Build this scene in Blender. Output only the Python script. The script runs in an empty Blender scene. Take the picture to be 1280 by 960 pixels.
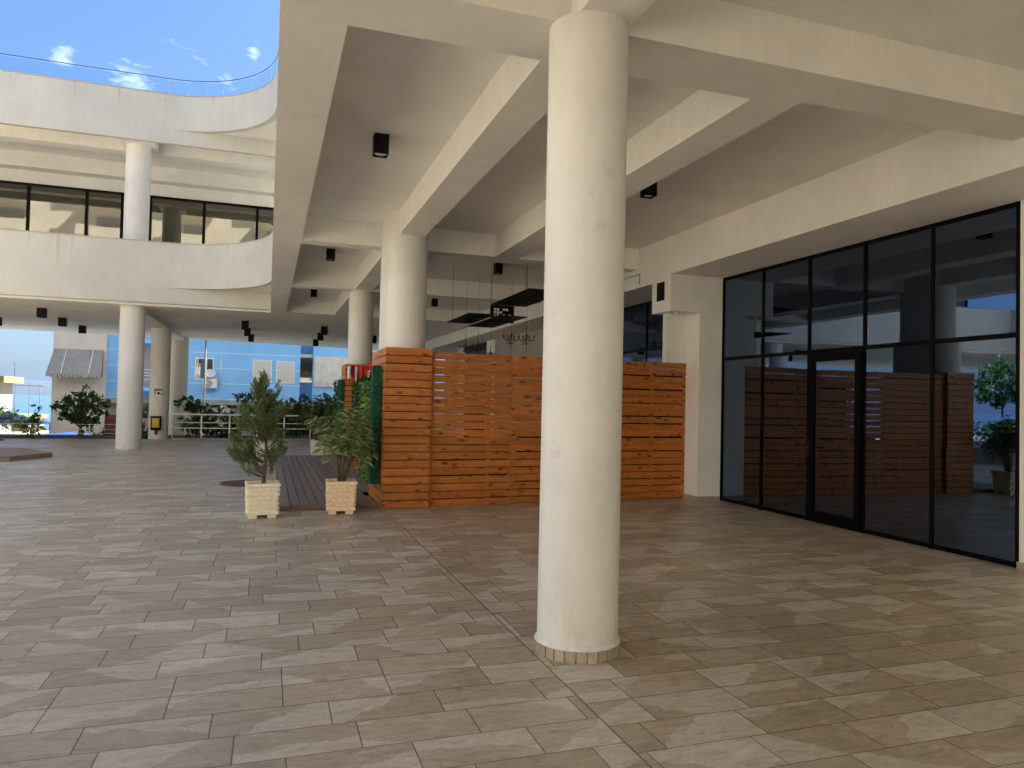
import bpy, bmesh, math, random
from mathutils import Vector, Matrix, noise as mnoise
R = math.radians
random.seed(7)
S = bpy.context.scene
COL = S.collection

# ------------------------------------------------------------------ camera
def make_camera():
    f, yaw, pitch, roll = 905.75, R(18.58), R(1.445), R(1.27)
    F = Vector((math.sin(yaw)*math.cos(pitch), math.cos(yaw)*math.cos(pitch), math.sin(pitch)))
    Rt = Vector((math.cos(yaw), -math.sin(yaw), 0))
    U = Rt.cross(F)
    r2 = Rt*math.cos(roll) + U*math.sin(roll)
    u2 = -Rt*math.sin(roll) + U*math.cos(roll)
    cd = bpy.data.cameras.new('camera')
    cd.sensor_width = 36; cd.lens = f/1280*36
    cd.clip_start = .05; cd.clip_end = 60000
    o = bpy.data.objects.new('camera', cd); COL.objects.link(o)
    M = Matrix((r2, u2, -F)).transposed().to_4x4()
    M.translation = (0, 0, 1.6)
    o.matrix_world = M
    S.camera = o
make_camera()

# ------------------------------------------------------------------ light
SUN_EL, SUN_AZ = 54, 62          # azimuth from +Y towards +X
SKY = .05
EXPOSURE = 2.75
S.view_settings.view_transform = 'Standard'
S.view_settings.look = 'None'
S.view_settings.gamma = 1
S.view_settings.use_curve_mapping = False
S.view_settings.exposure = EXPOSURE
S.view_settings.use_white_balance = True
S.view_settings.white_balance_temperature = 6300
S.view_settings.white_balance_tint = 10
S.cycles.use_denoising = True
S.cycles.max_bounces = 10
S.cycles.diffuse_bounces = 6
S.cycles.glossy_bounces = 4
S.cycles.transparent_max_bounces = 12
S.cycles.volume_bounces = 0
S.cycles.sample_clamp_indirect = 6

w = bpy.data.worlds.new('World'); S.world = w; w.use_nodes = True
nt = w.node_tree; nt.nodes.clear()
N = nt.nodes.new; Lk = nt.links.new
out = N('ShaderNodeOutputWorld'); bg = N('ShaderNodeBackground'); sky = N('ShaderNodeTexSky')
sky.sky_type = 'NISHITA'; sky.sun_disc = False
sky.sun_elevation = R(SUN_EL); sky.sun_rotation = R(SUN_AZ)
sky.air_density = 1.0; sky.dust_density = 1.8; sky.ozone_density = 4.0; sky.altitude = 0
tc = N('ShaderNodeTexCoord')
# wispy clouds
mp = N('ShaderNodeMapping'); mp.inputs['Scale'].default_value = (3, 3, 9)
Lk(tc.outputs['Generated'], mp.inputs[0])
nz = N('ShaderNodeTexNoise'); nz.inputs['Scale'].default_value = 2.6; nz.inputs['Detail'].default_value = 7
nz.inputs['Roughness'].default_value = .62; nz.inputs['Distortion'].default_value = .5
Lk(mp.outputs[0], nz.inputs[0])
rp = N('ShaderNodeValToRGB'); rp.color_ramp.elements[0].position = .64; rp.color_ramp.elements[1].position = .84
Lk(nz.outputs['Fac'], rp.inputs[0])
mx = N('ShaderNodeMixRGB'); mx.inputs[2].default_value = (7.5, 7.8, 8.2, 1)
# the few small wisps over the roof edge
nz2 = N('ShaderNodeTexNoise'); nz2.inputs['Scale'].default_value = 16; nz2.inputs['Detail'].default_value = 8
nz2.inputs['Roughness'].default_value = .68; nz2.inputs['Distortion'].default_value = .8
Lk(mp.outputs[0], nz2.inputs[0])
cov = rp.outputs[0]
for (dv, rad) in [((-0.2241, 0.9031, 0.3664), 0.028), ((-0.2195, 0.9019, 0.372), 0.02), ((-0.1583, 0.9209, 0.3562), 0.055), ((-0.0273, 0.9115, 0.4103), 0.018), ((-0.0564, 0.9241, 0.378), 0.02)]:
    dn = N('ShaderNodeVectorMath'); dn.operation = 'DISTANCE'; Lk(tc.outputs['Generated'], dn.inputs[0]); dn.inputs[1].default_value = dv
    mr_ = N('ShaderNodeMapRange'); Lk(dn.outputs['Value'], mr_.inputs[0]); mr_.inputs[1].default_value = rad; mr_.inputs[2].default_value = 0
    ad = N('ShaderNodeMath'); ad.operation = 'MULTIPLY_ADD'; Lk(mr_.outputs[0], ad.inputs[0]); ad.inputs[1].default_value = .55
    Lk(nz2.outputs['Fac'], ad.inputs[2])
    cr_ = N('ShaderNodeMapRange'); Lk(ad.outputs[0], cr_.inputs[0]); cr_.inputs[1].default_value = .80; cr_.inputs[2].default_value = 1.25
    mk = N('ShaderNodeMath'); mk.operation = 'MAXIMUM'; Lk(cov, mk.inputs[0]); Lk(cr_.outputs[0], mk.inputs[1]); cov = mk.outputs[0]
Lk(cov, mx.inputs[0]); Lk(sky.outputs[0], mx.inputs[1])
# milder brightness toward the horizon
sep = N('ShaderNodeSeparateXYZ'); Lk(tc.outputs['Generated'], sep.inputs[0])
hr = N('ShaderNodeValToRGB'); hr.color_ramp.elements[0].position = 0; hr.color_ramp.elements[0].color = (.50, .555, .65, 1)
hr.color_ramp.elements[1].position = .5; hr.color_ramp.elements[1].color = (.49, .58, .70, 1)
Lk(sep.outputs[2], hr.inputs[0])
mm = N('ShaderNodeMixRGB'); mm.blend_type = 'MULTIPLY'; mm.inputs[0].default_value = 1
Lk(mx.outputs[0], mm.inputs[1]); Lk(hr.outputs[0], mm.inputs[2])
Lk(mm.outputs[0], bg.inputs[0]); bg.inputs[1].default_value = SKY
Lk(bg.outputs[0], out.inputs[0])

sd = bpy.data.lights.new('sun', 'SUN'); sd.energy = 5.0; sd.angle = R(.5); sd.color = (1, .95, .87)
so = bpy.data.objects.new('sun', sd); COL.objects.link(so)
sdir = Vector((math.sin(R(SUN_AZ))*math.cos(R(SUN_EL)), math.cos(R(SUN_AZ))*math.cos(R(SUN_EL)), math.sin(R(SUN_EL))))
so.rotation_euler = sdir.to_track_quat('Z', 'Y').to_euler()
so.location = (20, 10, 40)

# ------------------------------------------------------------------ materials
class G:
    """small node graph builder"""
    def __init__(s, name):
        s.m = bpy.data.materials.new(name); s.m.use_nodes = True
        s.nt = s.m.node_tree; s.nt.nodes.clear()
        s.out = s.nt.nodes.new('ShaderNodeOutputMaterial')
    def n(s, t, **k):
        nd = s.nt.nodes.new('ShaderNode'+t)
        for a, v in k.items(): setattr(nd, a, v)
        return nd
    def l(s, a, b): s.nt.links.new(a, b)
    def val(s, sock, v):
        if hasattr(v, 'links') or isinstance(v, bpy.types.NodeSocket): s.l(v, sock)
        else: sock.default_value = v
    def math(s, op, a, b=0.0, c=0.0, clamp=False):
        nd = s.n('Math', operation=op, use_clamp=clamp)
        s.val(nd.inputs[0], a); s.val(nd.inputs[1], b); s.val(nd.inputs[2], c)
        return nd.outputs[0]
    def vmath(s, op, a, b=(0, 0, 0)):
        nd = s.n('VectorMath', operation=op)
        s.val(nd.inputs[0], a); s.val(nd.inputs[1], b)
        return nd.outputs[0]
    def mix(s, f, a, b, mode='MIX'):
        nd = s.n('MixRGB', blend_type=mode)
        s.val(nd.inputs[0], f)
        s.val(nd.inputs[1], a if not isinstance(a, tuple) else a+(1,) if len(a) == 3 else a)
        s.val(nd.inputs[2], b if not isinstance(b, tuple) else b+(1,) if len(b) == 3 else b)
        return nd.outputs[0]
    def noise(s, v, scale, detail=4, rough=.55, dist=0, out='Fac'):
        nd = s.n('TexNoise'); s.l(v, nd.inputs['Vector'])
        nd.inputs['Scale'].default_value = scale; nd.inputs['Detail'].default_value = detail
        nd.inputs['Roughness'].default_value = rough; nd.inputs['Distortion'].default_value = dist
        return nd.outputs[out]
    def ramp(s, f, stops):
        nd = s.n('ValToRGB'); s.l(f, nd.inputs[0]); cr = nd.color_ramp
        while len(cr.elements) < len(stops): cr.elements.new(.5)
        for e, (p, c) in zip(cr.elements, stops):
            e.position = p; e.color = (c, c, c, 1) if not isinstance(c, tuple) else c+(1,)
        return nd.outputs[0]
    def pos(s): return s.n('NewGeometry').outputs['Position']
    def obj(s): return s.n('TexCoord').outputs['Object']
    def scale(s, v, sc):
        nd = s.n('Mapping'); s.l(v, nd.inputs[0]); nd.inputs['Scale'].default_value = sc
        return nd.outputs[0]
    def xyz(s, v):
        nd = s.n('SeparateXYZ'); s.l(v, nd.inputs[0]); return nd.outputs
    def comb(s, x, y, z):
        nd = s.n('CombineXYZ'); s.val(nd.inputs[0], x); s.val(nd.inputs[1], y); s.val(nd.inputs[2], z)
        return nd.outputs[0]
    def attr(s, name): return s.n('Attribute', attribute_name=name)
    def bsdf(s, color, rough=.6, metal=0., spec=.5, bump=None, bs=.2, bd=.01, **k):
        b = s.n('BsdfPrincipled')
        s.val(b.inputs['Base Color'], color+(1,) if isinstance(color, tuple) else color)
        s.val(b.inputs['Roughness'], rough); s.val(b.inputs['Metallic'], metal)
        s.val(b.inputs['Specular IOR Level'], spec)
        for a, v in k.items(): s.val(b.inputs[a.replace('_', ' ')], v)
        if bump is not None:
            bn = s.n('Bump'); bn.inputs['Strength'].default_value = bs; bn.inputs['Distance'].default_value = bd
            s.l(bump, bn.inputs['Height']); s.l(bn.outputs[0], b.inputs['Normal'])
        s.l(b.outputs[0], s.out.inputs[0])
        return b

def plain(name, c, rough=.6, metal=0., var=.12, sc=6, bs=.1, spec=.5):
    g = G(name); v = g.obj()
    f = g.noise(v, sc, 5, .6)
    k = g.ramp(f, [(.3, 1-var), (.7, 1+var)])
    col = g.mix(1, c, k, 'MULTIPLY')
    g.bsdf(col, rough, metal, spec, bump=g.noise(v, sc*8, 3), bs=bs, bd=.004)
    return g.m

def plaster(name, c, streak=0., stain=.5, seed=0, foot=False):
    """painted render: broad dirty patches, trowel marks, faint rust runs"""
    g = G(name); p = g.pos(); p0 = p
    if seed: p = g.vmath('ADD', p, (seed*7.3, seed*3.1, seed))
    a = g.noise(p, .9, 5, .6, .4)
    b = g.noise(p, 5, 6, .65)
    t = g.noise(g.scale(p, (9, 9, 2.0)), 1.0, 5, .7, 1.2)
    k1 = g.ramp(a, [(.3, .90), (.7, 1.03)])
    k2 = g.ramp(b, [(.25, .96), (.75, 1.02)])
    k3 = g.ramp(t, [(.35, .965), (.6, 1.01)])
    col = g.mix(1, c, k1, 'MULTIPLY'); col = g.mix(1, col, k2, 'MULTIPLY'); col = g.mix(1, col, k3, 'MULTIPLY')
    # small scuffs
    s1 = g.ramp(g.noise(p, 3.2, 3, .5, .3), [(.66, 0.), (.74, 1.)])
    s2 = g.ramp(g.noise(p, 17, 4, .7), [(.5, 0.), (.7, 1.)])
    col = g.mix(g.math('MULTIPLY', g.math('MULTIPLY', s1, s2), .35*stain), col, (c[0]*.62, c[1]*.56, c[2]*.47))
    if streak:
        q = g.scale(p, (2.1, 2.1, .22))
        st = g.ramp(g.noise(q, 1.7, 5, .75), [(.6, 0.), (.72, 1.)])
        st2 = g.ramp(g.noise(g.scale(p, (14, 14, .35)), 1.0, 3, .6), [(.5, 0.), (.68, 1.)])
        col = g.mix(g.math('MULTIPLY', g.math('MULTIPLY', st, st2), streak), col, (c[0]*.72, c[1]*.56, c[2]*.36))
    X, Y, Z = g.xyz(p0)
    if foot:
        mr = g.n('MapRange'); g.l(Z, mr.inputs[0]); mr.inputs[1].default_value = .75; mr.inputs[2].default_value = .05
        sp_ = g.ramp(g.noise(g.scale(p, (3, 3, 1.4)), 2.4, 7, .72), [(.42, 0.), (.66, 1.)])
        col = g.mix(g.math('MULTIPLY', g.math('MULTIPLY', mr.outputs[0], sp_), .4), col, (c[0]*.62, c[1]*.52, c[2]*.38))
        sc_ = g.ramp(g.noise(p, 7.5, 2, .4), [(.70, 0.), (.76, 1.)])
        col = g.mix(g.math('MULTIPLY', sc_, .22), col, (c[0]*.55, c[1]*.5, c[2]*.42))
    if streak:
        for (bx, wd, zt, ln, st_) in ((-5.62, .035, 5.97, 1.3, .5), (-5.28, .02, 5.97, 1.1, .42), (-6.3, .02, 5.97, .5, .3), (-3.05, .015, 5.97, .25, .5), (-1.2, .015, 5.97, .3, .5),
                                      (-3.04, .02, 10.3, 1.0, .25), (-5.35, .03, 10.3, .9, .3), (-4.25, .03, 10.3, .55, .65), (-1.75, .02, 10.3, .45, .5), (-1.2, .015, 10.3, .5, .4), (-6.9, .02, 10.3, .5, .3)):
            wob = g.math('MULTIPLY', g.math('SUBTRACT', g.noise(p0, 5, 3), .5), .05)
            dx = g.math('ABSOLUTE', g.math('SUBTRACT', g.math('ADD', X, wob), bx))
            band = g.n('MapRange'); g.l(dx, band.inputs[0]); band.inputs[1].default_value = wd*1.6; band.inputs[2].default_value = 0
            dz = g.math('SUBTRACT', zt, Z)
            fal = g.n('MapRange'); g.l(dz, fal.inputs[0]); fal.inputs[1].default_value = ln; fal.inputs[2].default_value = 0
            on = g.math('GREATER_THAN', dz, 0)
            col = g.mix(g.math('MULTIPLY', g.math('MULTIPLY', band.outputs[0], fal.outputs[0]), g.math('MULTIPLY', on, st_)), col, (.40, .26, .13))
    hb = g.math('ADD', g.math('MULTIPLY', t, .6), g.math('MULTIPLY', g.noise(p, 60, 3, .6), .25))
    g.bsdf(col, .78, 0, .3, bump=hb, bs=.25, bd=.006)
    return g.m

M = {}
M['white'] = plaster('white_plaster', (.83, .82, .78))
M['column'] = plaster('column_plaster', (.73, .725, .69), seed=2, foot=True)
M['slab'] = plaster('soffit_plaster', (.86, .845, .80), seed=3)
M['fascia'] = plaster('fascia_plaster', (.60, .60, .545), streak=.55, seed=5)
M['black'] = plain('black_metal', (.004, .004, .005), .6, 0, spec=.2)
M['frame'] = plain('dark_frame', (.003, .003, .004), .4, 0, spec=.08)
M['rail'] = plain('white_rail', (.75, .74, .70), .4)
M['grey_metal'] = plain('grey_metal', (.35, .36, .38), .4, .6)
M['rust'] = plain('rusty_cover', (.11, .055, .035), .8, 0, .35, 14)
M['concrete'] = plain('concrete', (.33, .31, .28), .85, 0, .2, 3, .3)
M['asphalt'] = plain('asphalt', (.055, .055, .055), .9, 0, .2, 2, .3)
M['soil'] = plain('soil', (.045, .03, .02), .95, 0, .4, 18, .6)
M['bark'] = plain('bark', (.13, .085, .06), .9, 0, .35, 30, .6)
M['stem'] = plain('stem', (.17, .15, .09), .8, 0, .3, 30, .3)
M['red'] = plain('red_cloth', (.62, .03, .025), .8)
M['white_cloth'] = plain('white_cloth', (.75, .73, .7), .8)
M['dark_cloth'] = plain('dark_cloth', (.02, .025, .06), .8)
M['yellow'] = plain('yellow_plastic', (.60, .40, .04), .45)
M['copper'] = plain('aged_brass', (.10, .075, .045), .5, .5)
M['lens'] = plain('frosted_lens', (.7, .7, .68), .3)
M['skirt'] = None

# floor tiles: random stone print for every tile
def tile_mat():
    g = G('stone_plank_tiles')
    x, y, z = g.xyz(g.pos())
    TW, TH = .565, .2835
    right = g.math('GREATER_THAN', x, 1.652)
    yy = g.math('ADD', y, g.math('MULTIPLY', right, .11))
    ry = g.math('DIVIDE', g.math('SUBTRACT', yy, 3.963), TH)
    row = g.math('FLOOR', ry); fy = g.math('FRACT', ry)
    wn = g.n('TexWhiteNoise', noise_dimensions='2D'); g.l(g.comb(row, right, 0), wn.inputs['Vector'])
    # near third-bond with jitter per row
    sh = g.math('ADD', g.math('MULTIPLY', g.math('FLOOR', g.math('MULTIPLY', wn.outputs['Value'], 5)), .2),
                g.math('MULTIPLY', right, .4))
    rx = g.math('ADD', g.math('DIVIDE', g.math('SUBTRACT', x, .008), TW), sh)
    cx = g.math('FLOOR', rx); fx = g.math('FRACT', rx)
    idw = g.n('TexWhiteNoise', noise_dimensions='3D'); g.l(g.comb(cx, row, right), idw.inputs['Vector'])
    rnd = idw.outputs['Color']; rv = idw.outputs['Value']
    r1, r2, r3 = g.xyz(rnd)
    lx = g.math('MULTIPLY', g.math('SUBTRACT', fx, .5), TW); ly0 = g.math('MULTIPLY', g.math('SUBTRACT', fy, .5), TH)
    ly = g.math('MULTIPLY', ly0, g.math('SUBTRACT', g.math('MULTIPLY', g.math('GREATER_THAN', g.math('FRACT', g.math('MULTIPLY', rv, 7.3)), .5), 2), 1))
    # flipped prints
    sx = g.math('SUBTRACT', g.math('MULTIPLY', g.math('GREATER_THAN', r1, .5), 2), 1)
    lx2 = g.math('MULTIPLY', lx, sx)
    off = g.vmath('MULTIPLY', rnd, (37, 41, 29))
    v = g.vmath('ADD', g.comb(lx2, ly, 0), off)
    # cleft boundary: a distorted slanted line through the tile
    wob = g.math('MULTIPLY', g.math('SUBTRACT', g.noise(v, 3.4, 5, .62), .5), .34)
    slope = g.math('MULTIPLY', g.math('SUBTRACT', r2, .45), 2.3)
    d = g.math('ADD', g.math('SUBTRACT', ly, g.math('MULTIPLY', lx2, slope)), wob)
    d = g.math('ADD', d, g.math('MULTIPLY', g.math('SUBTRACT', r3, .36), .42))
    edge = g.n('MapRange'); g.l(d, edge.inputs[0]); edge.inputs[1].default_value = -.004; edge.inputs[2].default_value = .006
    e = edge.outputs[0]
    # second, smaller chip
    d2 = g.math('SUBTRACT', g.noise(g.scale(v, (1, 2.2, 1)), 4.2, 2, .5), .66)
    edge2 = g.n('MapRange'); g.l(d2, edge2.inputs[0]); edge2.inputs[1].default_value = -.005; edge2.inputs[2].default_value = .008
    grain = g.noise(g.scale(v, (1, 2.5, 1)), 9, 8, .68, .8)
    fine = g.noise(v, 70, 5, .7)
    dark = g.mix(rv, (.40, .318, .212), (.50, .405, .285))
    lite = g.mix(r1, (.52, .443, .33), (.61, .53, .41))
    col = g.mix(e, lite, dark)
    col = g.mix(g.math('MULTIPLY', edge2.outputs[0], .5), col, lite)
    col = g.mix(1, col, g.ramp(grain, [(.22, .66), (.45, .95), (.62, 1.05), (.82, 1.28)]), 'MULTIPLY')
    col = g.mix(1, col, g.ramp(fine, [(.3, .86), (.7, 1.12)]), 'MULTIPLY')
    vein = g.noise(g.scale(v, (1.2, 3.6, 1)), 3.2, 7, .7, 1.4)
    col = g.mix(1, col, g.ramp(vein, [(.28, .7), (.45, .97), (.52, 1.05), (.75, 1.2)]), 'MULTIPLY')
    # broad foot-traffic dirt
    big = g.noise(g.pos(), .35, 5, .6)
    col = g.mix(1, col, g.ramp(big, [(.3, .80), (.7, 1.12)]), 'MULTIPLY')
    st1 = g.ramp(g.noise(g.pos(), 1.7, 6, .72, .6), [(.60, 0.), (.70, 1.)])
    st2 = g.ramp(g.noise(g.pos(), 11, 5, .7), [(.42, 0.), (.62, 1.)])
    col = g.mix(g.math('MULTIPLY', g.math('MULTIPLY', st1, st2), .42), col, (.16, .115, .075))
    ex = g.math('MULTIPLY', g.math('MINIMUM', fx, g.math('SUBTRACT', 1, fx)), TW)
    ey = g.math('MULTIPLY', g.math('MINIMUM', fy, g.math('SUBTRACT', 1, fy)), TH)
    em = g.math('MINIMUM', ex, ey)
    seam = g.math('ABSOLUTE', g.math('SUBTRACT', x, 1.652))
    em2 = g.math('MINIMUM', em, g.math('SUBTRACT', seam, .0015))
    gr = g.n('MapRange'); g.l(em2, gr.inputs[0]); gr.inputs[1].default_value = .0016; gr.inputs[2].default_value = .0040
    gr.inputs[3].default_value = 1; gr.inputs[4].default_value = 0
    col = g.mix(g.math('MULTIPLY', gr.outputs[0], .85), col, (.085, .06, .042))
    rough = g.math('ADD', .27, g.math('MULTIPLY', grain, .25))
    rough = g.math('ADD', rough, g.math('MULTIPLY', gr.outputs[0], .3))
    hb = g.math('SUBTRACT', g.math('ADD', g.math('MULTIPLY', grain, .6), g.math('MULTIPLY', e, -.35)), g.math('MULTIPLY', gr.outputs[0], 1.5))
    tilt = g.math('MULTIPLY', g.math('SUBTRACT', r2, .5), 0)
    g.bsdf(col, rough, 0, .45, bump=hb, bs=.35, bd=.003)
    return g.m
M['tile'] = tile_mat()

def skirt_mat():
    g = G('skirting_tile'); p = g.obj()
    a = g.attr('rnd').outputs['Fac']
    col = g.mix(a, (.34, .27, .18), (.46, .39, .28))
    col = g.mix(1, col, g.ramp(g.noise(p, 22, 6, .7), [(.3, .8), (.7, 1.12)]), 'MULTIPLY')
    g.bsdf(col, .5, bump=g.noise(p, 90, 3), bs=.2, bd=.003)
    return g.m
M['skirt'] = skirt_mat()

def wood_mat(name, c1, c2, knot=(.075, .022, .006), rough=.42, knots=True, axis=0):
    """stained pine; per-board random through the point attribute rnd"""
    g = G(name); p = g.obj()
    r = g.attr('rnd').outputs['Fac']
    rr = g.n('TexWhiteNoise', noise_dimensions='1D'); g.l(r, rr.inputs['W'])
    p2 = g.vmath('ADD', p, g.vmath('MULTIPLY', rr.outputs['Color'], (60, 60, 60)))
    sc = [26, 26, 26]; sc[axis] = 1.6
    warp = g.noise(p2, 3.0, 3, .5, .3, out='Color')
    q = g.vmath('ADD', g.scale(p2, tuple(sc)), g.vmath('MULTIPLY', warp, (1.6, 1.6, 1.6)))
    grain = g.noise(q, 1.3, 6, .62, .6)
    col = g.mix(g.ramp(grain, [(.32, 0.), (.68, 1.)]), c1, c2)
    col = g.mix(1, col, g.ramp(rr.outputs['Value'], [(0., .84), (1., 1.14)]), 'MULTIPLY')
    col = g.mix(1, col, g.ramp(g.noise(g.scale(p2, (1.3, 1.3, 1.3)), 1.5, 3), [(.3, .86), (.7, 1.1)]), 'MULTIPLY')
    if knots:
        ks = [13, 13, 13]; ks[axis] = 5.6
        kv = g.n('TexVoronoi'); kv.inputs['Scale'].default_value = 1; kv.inputs['Randomness'].default_value = 1
        g.l(g.vmath('ADD', g.scale(p2, tuple(ks)), g.vmath('MULTIPLY', g.noise(p2, 9, 2, .5, out='Color'), (.35, .35, .35))), kv.inputs['Vector'])
        kc = g.xyz(kv.outputs['Color'])[0]
        pick = g.math('GREATER_THAN', kc, .28)
        rad = g.math('MULTIPLY', kc, .23)
        kd = g.math('SUBTRACT', kv.outputs['Distance'], rad)
        mr = g.n('MapRange'); g.l(kd, mr.inputs[0]); mr.inputs[1].default_value = 0; mr.inputs[2].default_value = .06
        mr.inputs[3].default_value = 1; mr.inputs[4].default_value = 0
        halo = g.n('MapRange'); g.l(kd, halo.inputs[0]); halo.inputs[1].default_value = .0; halo.inputs[2].default_value = .28
        halo.inputs[3].default_value = .55; halo.inputs[4].default_value = 0
        col = g.mix(g.math('MULTIPLY', halo.outputs[0], pick), col, (c1[0]*.55, c1[1]*.42, c1[2]*.4))
        col = g.mix(g.math('MULTIPLY', mr.outputs[0], pick), col, knot)
    g.bsdf(col, rough, 0, .4, bump=grain, bs=.25, bd=.003)
    return g.m
M['pine'] = wood_mat('stained_pine', (.34, .095, .015), (.57, .205, .034))
M['deck'] = wood_mat('weathered_deck', (.17, .13, .105), (.27, .215, .175), rough=.55, knots=False, axis=1)
M['deck_edge'] = wood_mat('deck_edge', (.16, .085, .05), (.26, .15, .09), rough=.6, knots=False)

def glass_mat(name, tint, base, fac=.5):
    g = G(name); p = g.pos()
    gl = g.n('BsdfGlossy'); gl.inputs['Roughness'].default_value = .015; gl.inputs['Color'].default_value = tint+(1,)
    bn = g.n('Bump'); bn.inputs['Strength'].default_value = .07; bn.inputs['Distance'].default_value = .02
    g.l(g.noise(p, 1.1, 2, .4), bn.inputs['Height']); g.l(bn.outputs[0], gl.inputs['Normal'])
    df = g.n('BsdfDiffuse')
    dust = g.ramp(g.noise(g.scale(p, (1.5, 1.5, .5)), 2, 5, .6), [(.3, .8), (.8, 1.4)])
    g.l(g.mix(1, base, dust, 'MULTIPLY'), df.inputs['Color'])
    mx = g.n('MixShader'); mx.inputs[0].default_value = fac
    g.l(df.outputs[0], mx.inputs[1]); g.l(gl.outputs[0], mx.inputs[2]); g.l(mx.outputs[0], g.out.inputs[0])
    return g.m
M['glass'] = glass_mat('tinted_mirror_glass', (.14, .19, .28), (.004, .006, .010), .85)
M['glass_up'] = glass_mat('grey_mirror_glass', (.25, .24, .20), (.030, .030, .028), .8)
M['glass_far'] = glass_mat('far_window_glass', (.4, .45, .5), (.02, .025, .03), .5)

def clear_glass():
    g = G('clear_railing_glass')
    tr = g.n('BsdfTransparent'); tr.inputs[0].default_value = (.93, .97, .98, 1)
    gl = g.n('BsdfGlossy'); gl.inputs['Roughness'].default_value = .02
    mx = g.n('MixShader'); mx.inputs[0].default_value = .05
    g.l(tr.outputs[0], mx.inputs[1]); g.l(gl.outputs[0], mx.inputs[2]); g.l(mx.outputs[0], g.out.inputs[0])
    return g.m
M['clear'] = clear_glass()

def leaf_mat(name, c1, c2, rough=.45, trans=.25):
    g = G(name)
    r = g.attr('rnd').outputs['Fac']
    col = g.mix(g.ramp(r, [(0., 0.), (1., 1.)]), c1, c2)
    b = g.bsdf(col, rough, 0, .4)
    tl = g.n('BsdfTranslucent'); g.l(g.mix(1, col, (1.2, 1.35, .6), 'MULTIPLY'), tl.inputs[0])
    mx = g.n('MixShader'); mx.inputs[0].default_value = trans
    g.l(b.outputs[0], mx.inputs[1]); g.l(tl.outputs[0], mx.inputs[2]); g.l(mx.outputs[0], g.out.inputs[0])
    return g.m
M['cedar'] = leaf_mat('cypress_foliage', (.045, .085, .028), (.16, .21, .07))
M['oleander'] = leaf_mat('oleander_leaves', (.07, .12, .04), (.34, .40, .17))
M['shrub'] = leaf_mat('shrub_leaves', (.02, .06, .018), (.09, .17, .045))
M['shrub_bright'] = leaf_mat('bright_shrub_leaves', (.10, .16, .025), (.30, .34, .06))
M['ivy'] = leaf_mat('hedge_leaves', (.010, .055, .018), (.06, .15, .035))
M['ivy_lime'] = leaf_mat('lime_hedge_leaves', (.08, .17, .025), (.32, .38, .06))


M['net'] = leaf_mat('green_net', (.008, .060, .035), (.03, .17, .095), .8, .1)
def paint_lines(name, c, lines, lc=(.62, .74, .82)):
    """painted facade with thin pale joints at given heights"""
    g = G(name); p = g.pos(); z = g.xyz(p)[2]
    a = g.ramp(g.noise(p, .5, 5, .6), [(.3, .9), (.7, 1.08)])
    col = g.mix(1, c, a, 'MULTIPLY')
    for zz in lines:
        d = g.math('LESS_THAN', g.math('ABSOLUTE', g.math('SUBTRACT', z, zz)), .022)
        col = g.mix(g.math('MULTIPLY', d, .75), col, lc)
    g.bsdf(col, .8, bump=g.noise(p, 20, 4), bs=.2, bd=.01)
    return g.m
M['blue_wall'] = paint_lines('blue_render', (.24, .52, .86), [1.43, 2.25, 3.07, 3.9, 4.73, 5.55, 6.4, 7.2])
M['blue_dark'] = plaster('deep_blue_render', (.13, .28, .55))
M['cream_wall'] = plaster('cream_render', (.66, .60, .50), streak=.3, seed=8)
M['grey_wall'] = plaster('grey_render', (.36, .33, .31), seed=9)
M['inner_wall'] = plaster('taupe_render', (.42, .38, .35), seed=11)
M['shutter'] = plain('roller_shutter', (.62, .60, .56), .5, 0, .05)
M['awning'] = None
def awning_mat(name, c1, c2, f):
    g = G(name); x = g.xyz(g.obj())[0]
    s = g.math('GREATER_THAN', g.math('FRACT', g.math('MULTIPLY', x, f)), .5)
    col = g.mix(s, c1, c2); col = g.mix(1, col, g.ramp(g.noise(g.obj(), 3, 4), [(.3, .85), (.7, 1.1)]), 'MULTIPLY')
    g.bsdf(col, .85)
    return g.m
M['awning'] = awning_mat('striped_awning', (.30, .28, .25), (.36, .34, .30), 9)
M['awning_cream'] = awning_mat('cream_awning', (.66, .63, .58), (.62, .58, .53), 6)
M['pot_cream'] = plain('cream_cast_stone', (.84, .78, .59), .75, 0, .05, 14, .2)
M['pot_peach'] = plain('peach_cast_stone', (.84, .66, .44), .75, 0, .06, 14, .2)
M['pot_white'] = plain('white_cast_stone', (.72, .70, .62), .75, 0, .05, 14, .2)
M['yellow_wall'] = plaster('yellow_render', (.72, .58, .27), seed=4)
M['car_blue'] = plain('blue_car_paint', (.03, .14, .50), .25, .2, .04)
M['car_white'] = plain('white_car_paint', (.7, .7, .7), .25, 0, .03)
M['rubber'] = plain('tyre_rubber', (.02, .02, .02), .8)
M['far_cream'] = plaster('far_cream_render', (.24, .22, .175), seed=8)
M['far_yellow'] = plaster('far_yellow_render', (.27, .21, .085), seed=4)
M['roof_tile'] = plain('pale_roof', (.50, .36, .24), .8)
def simple(name, c, rough=.8): 
    g = G(name); k = g.ramp(g.noise(g.pos(), .004, 8, .6), [(.3, .8), (.7, 1.15)])
    g.bsdf(g.mix(1, c, k, 'MULTIPLY'), rough); return g.m
M['hill'] = simple('hill_scrub', (.025, .035, .04), .9)
def sea_mat():
    g = G('sea_water'); p = g.pos()
    g.bsdf((.02, .07, .12), .18, 0, .5, bump=g.noise(p, .15, 5, .6), bs=.4, bd=.5)
    return g.m
M['sea'] = sea_mat()
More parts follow.
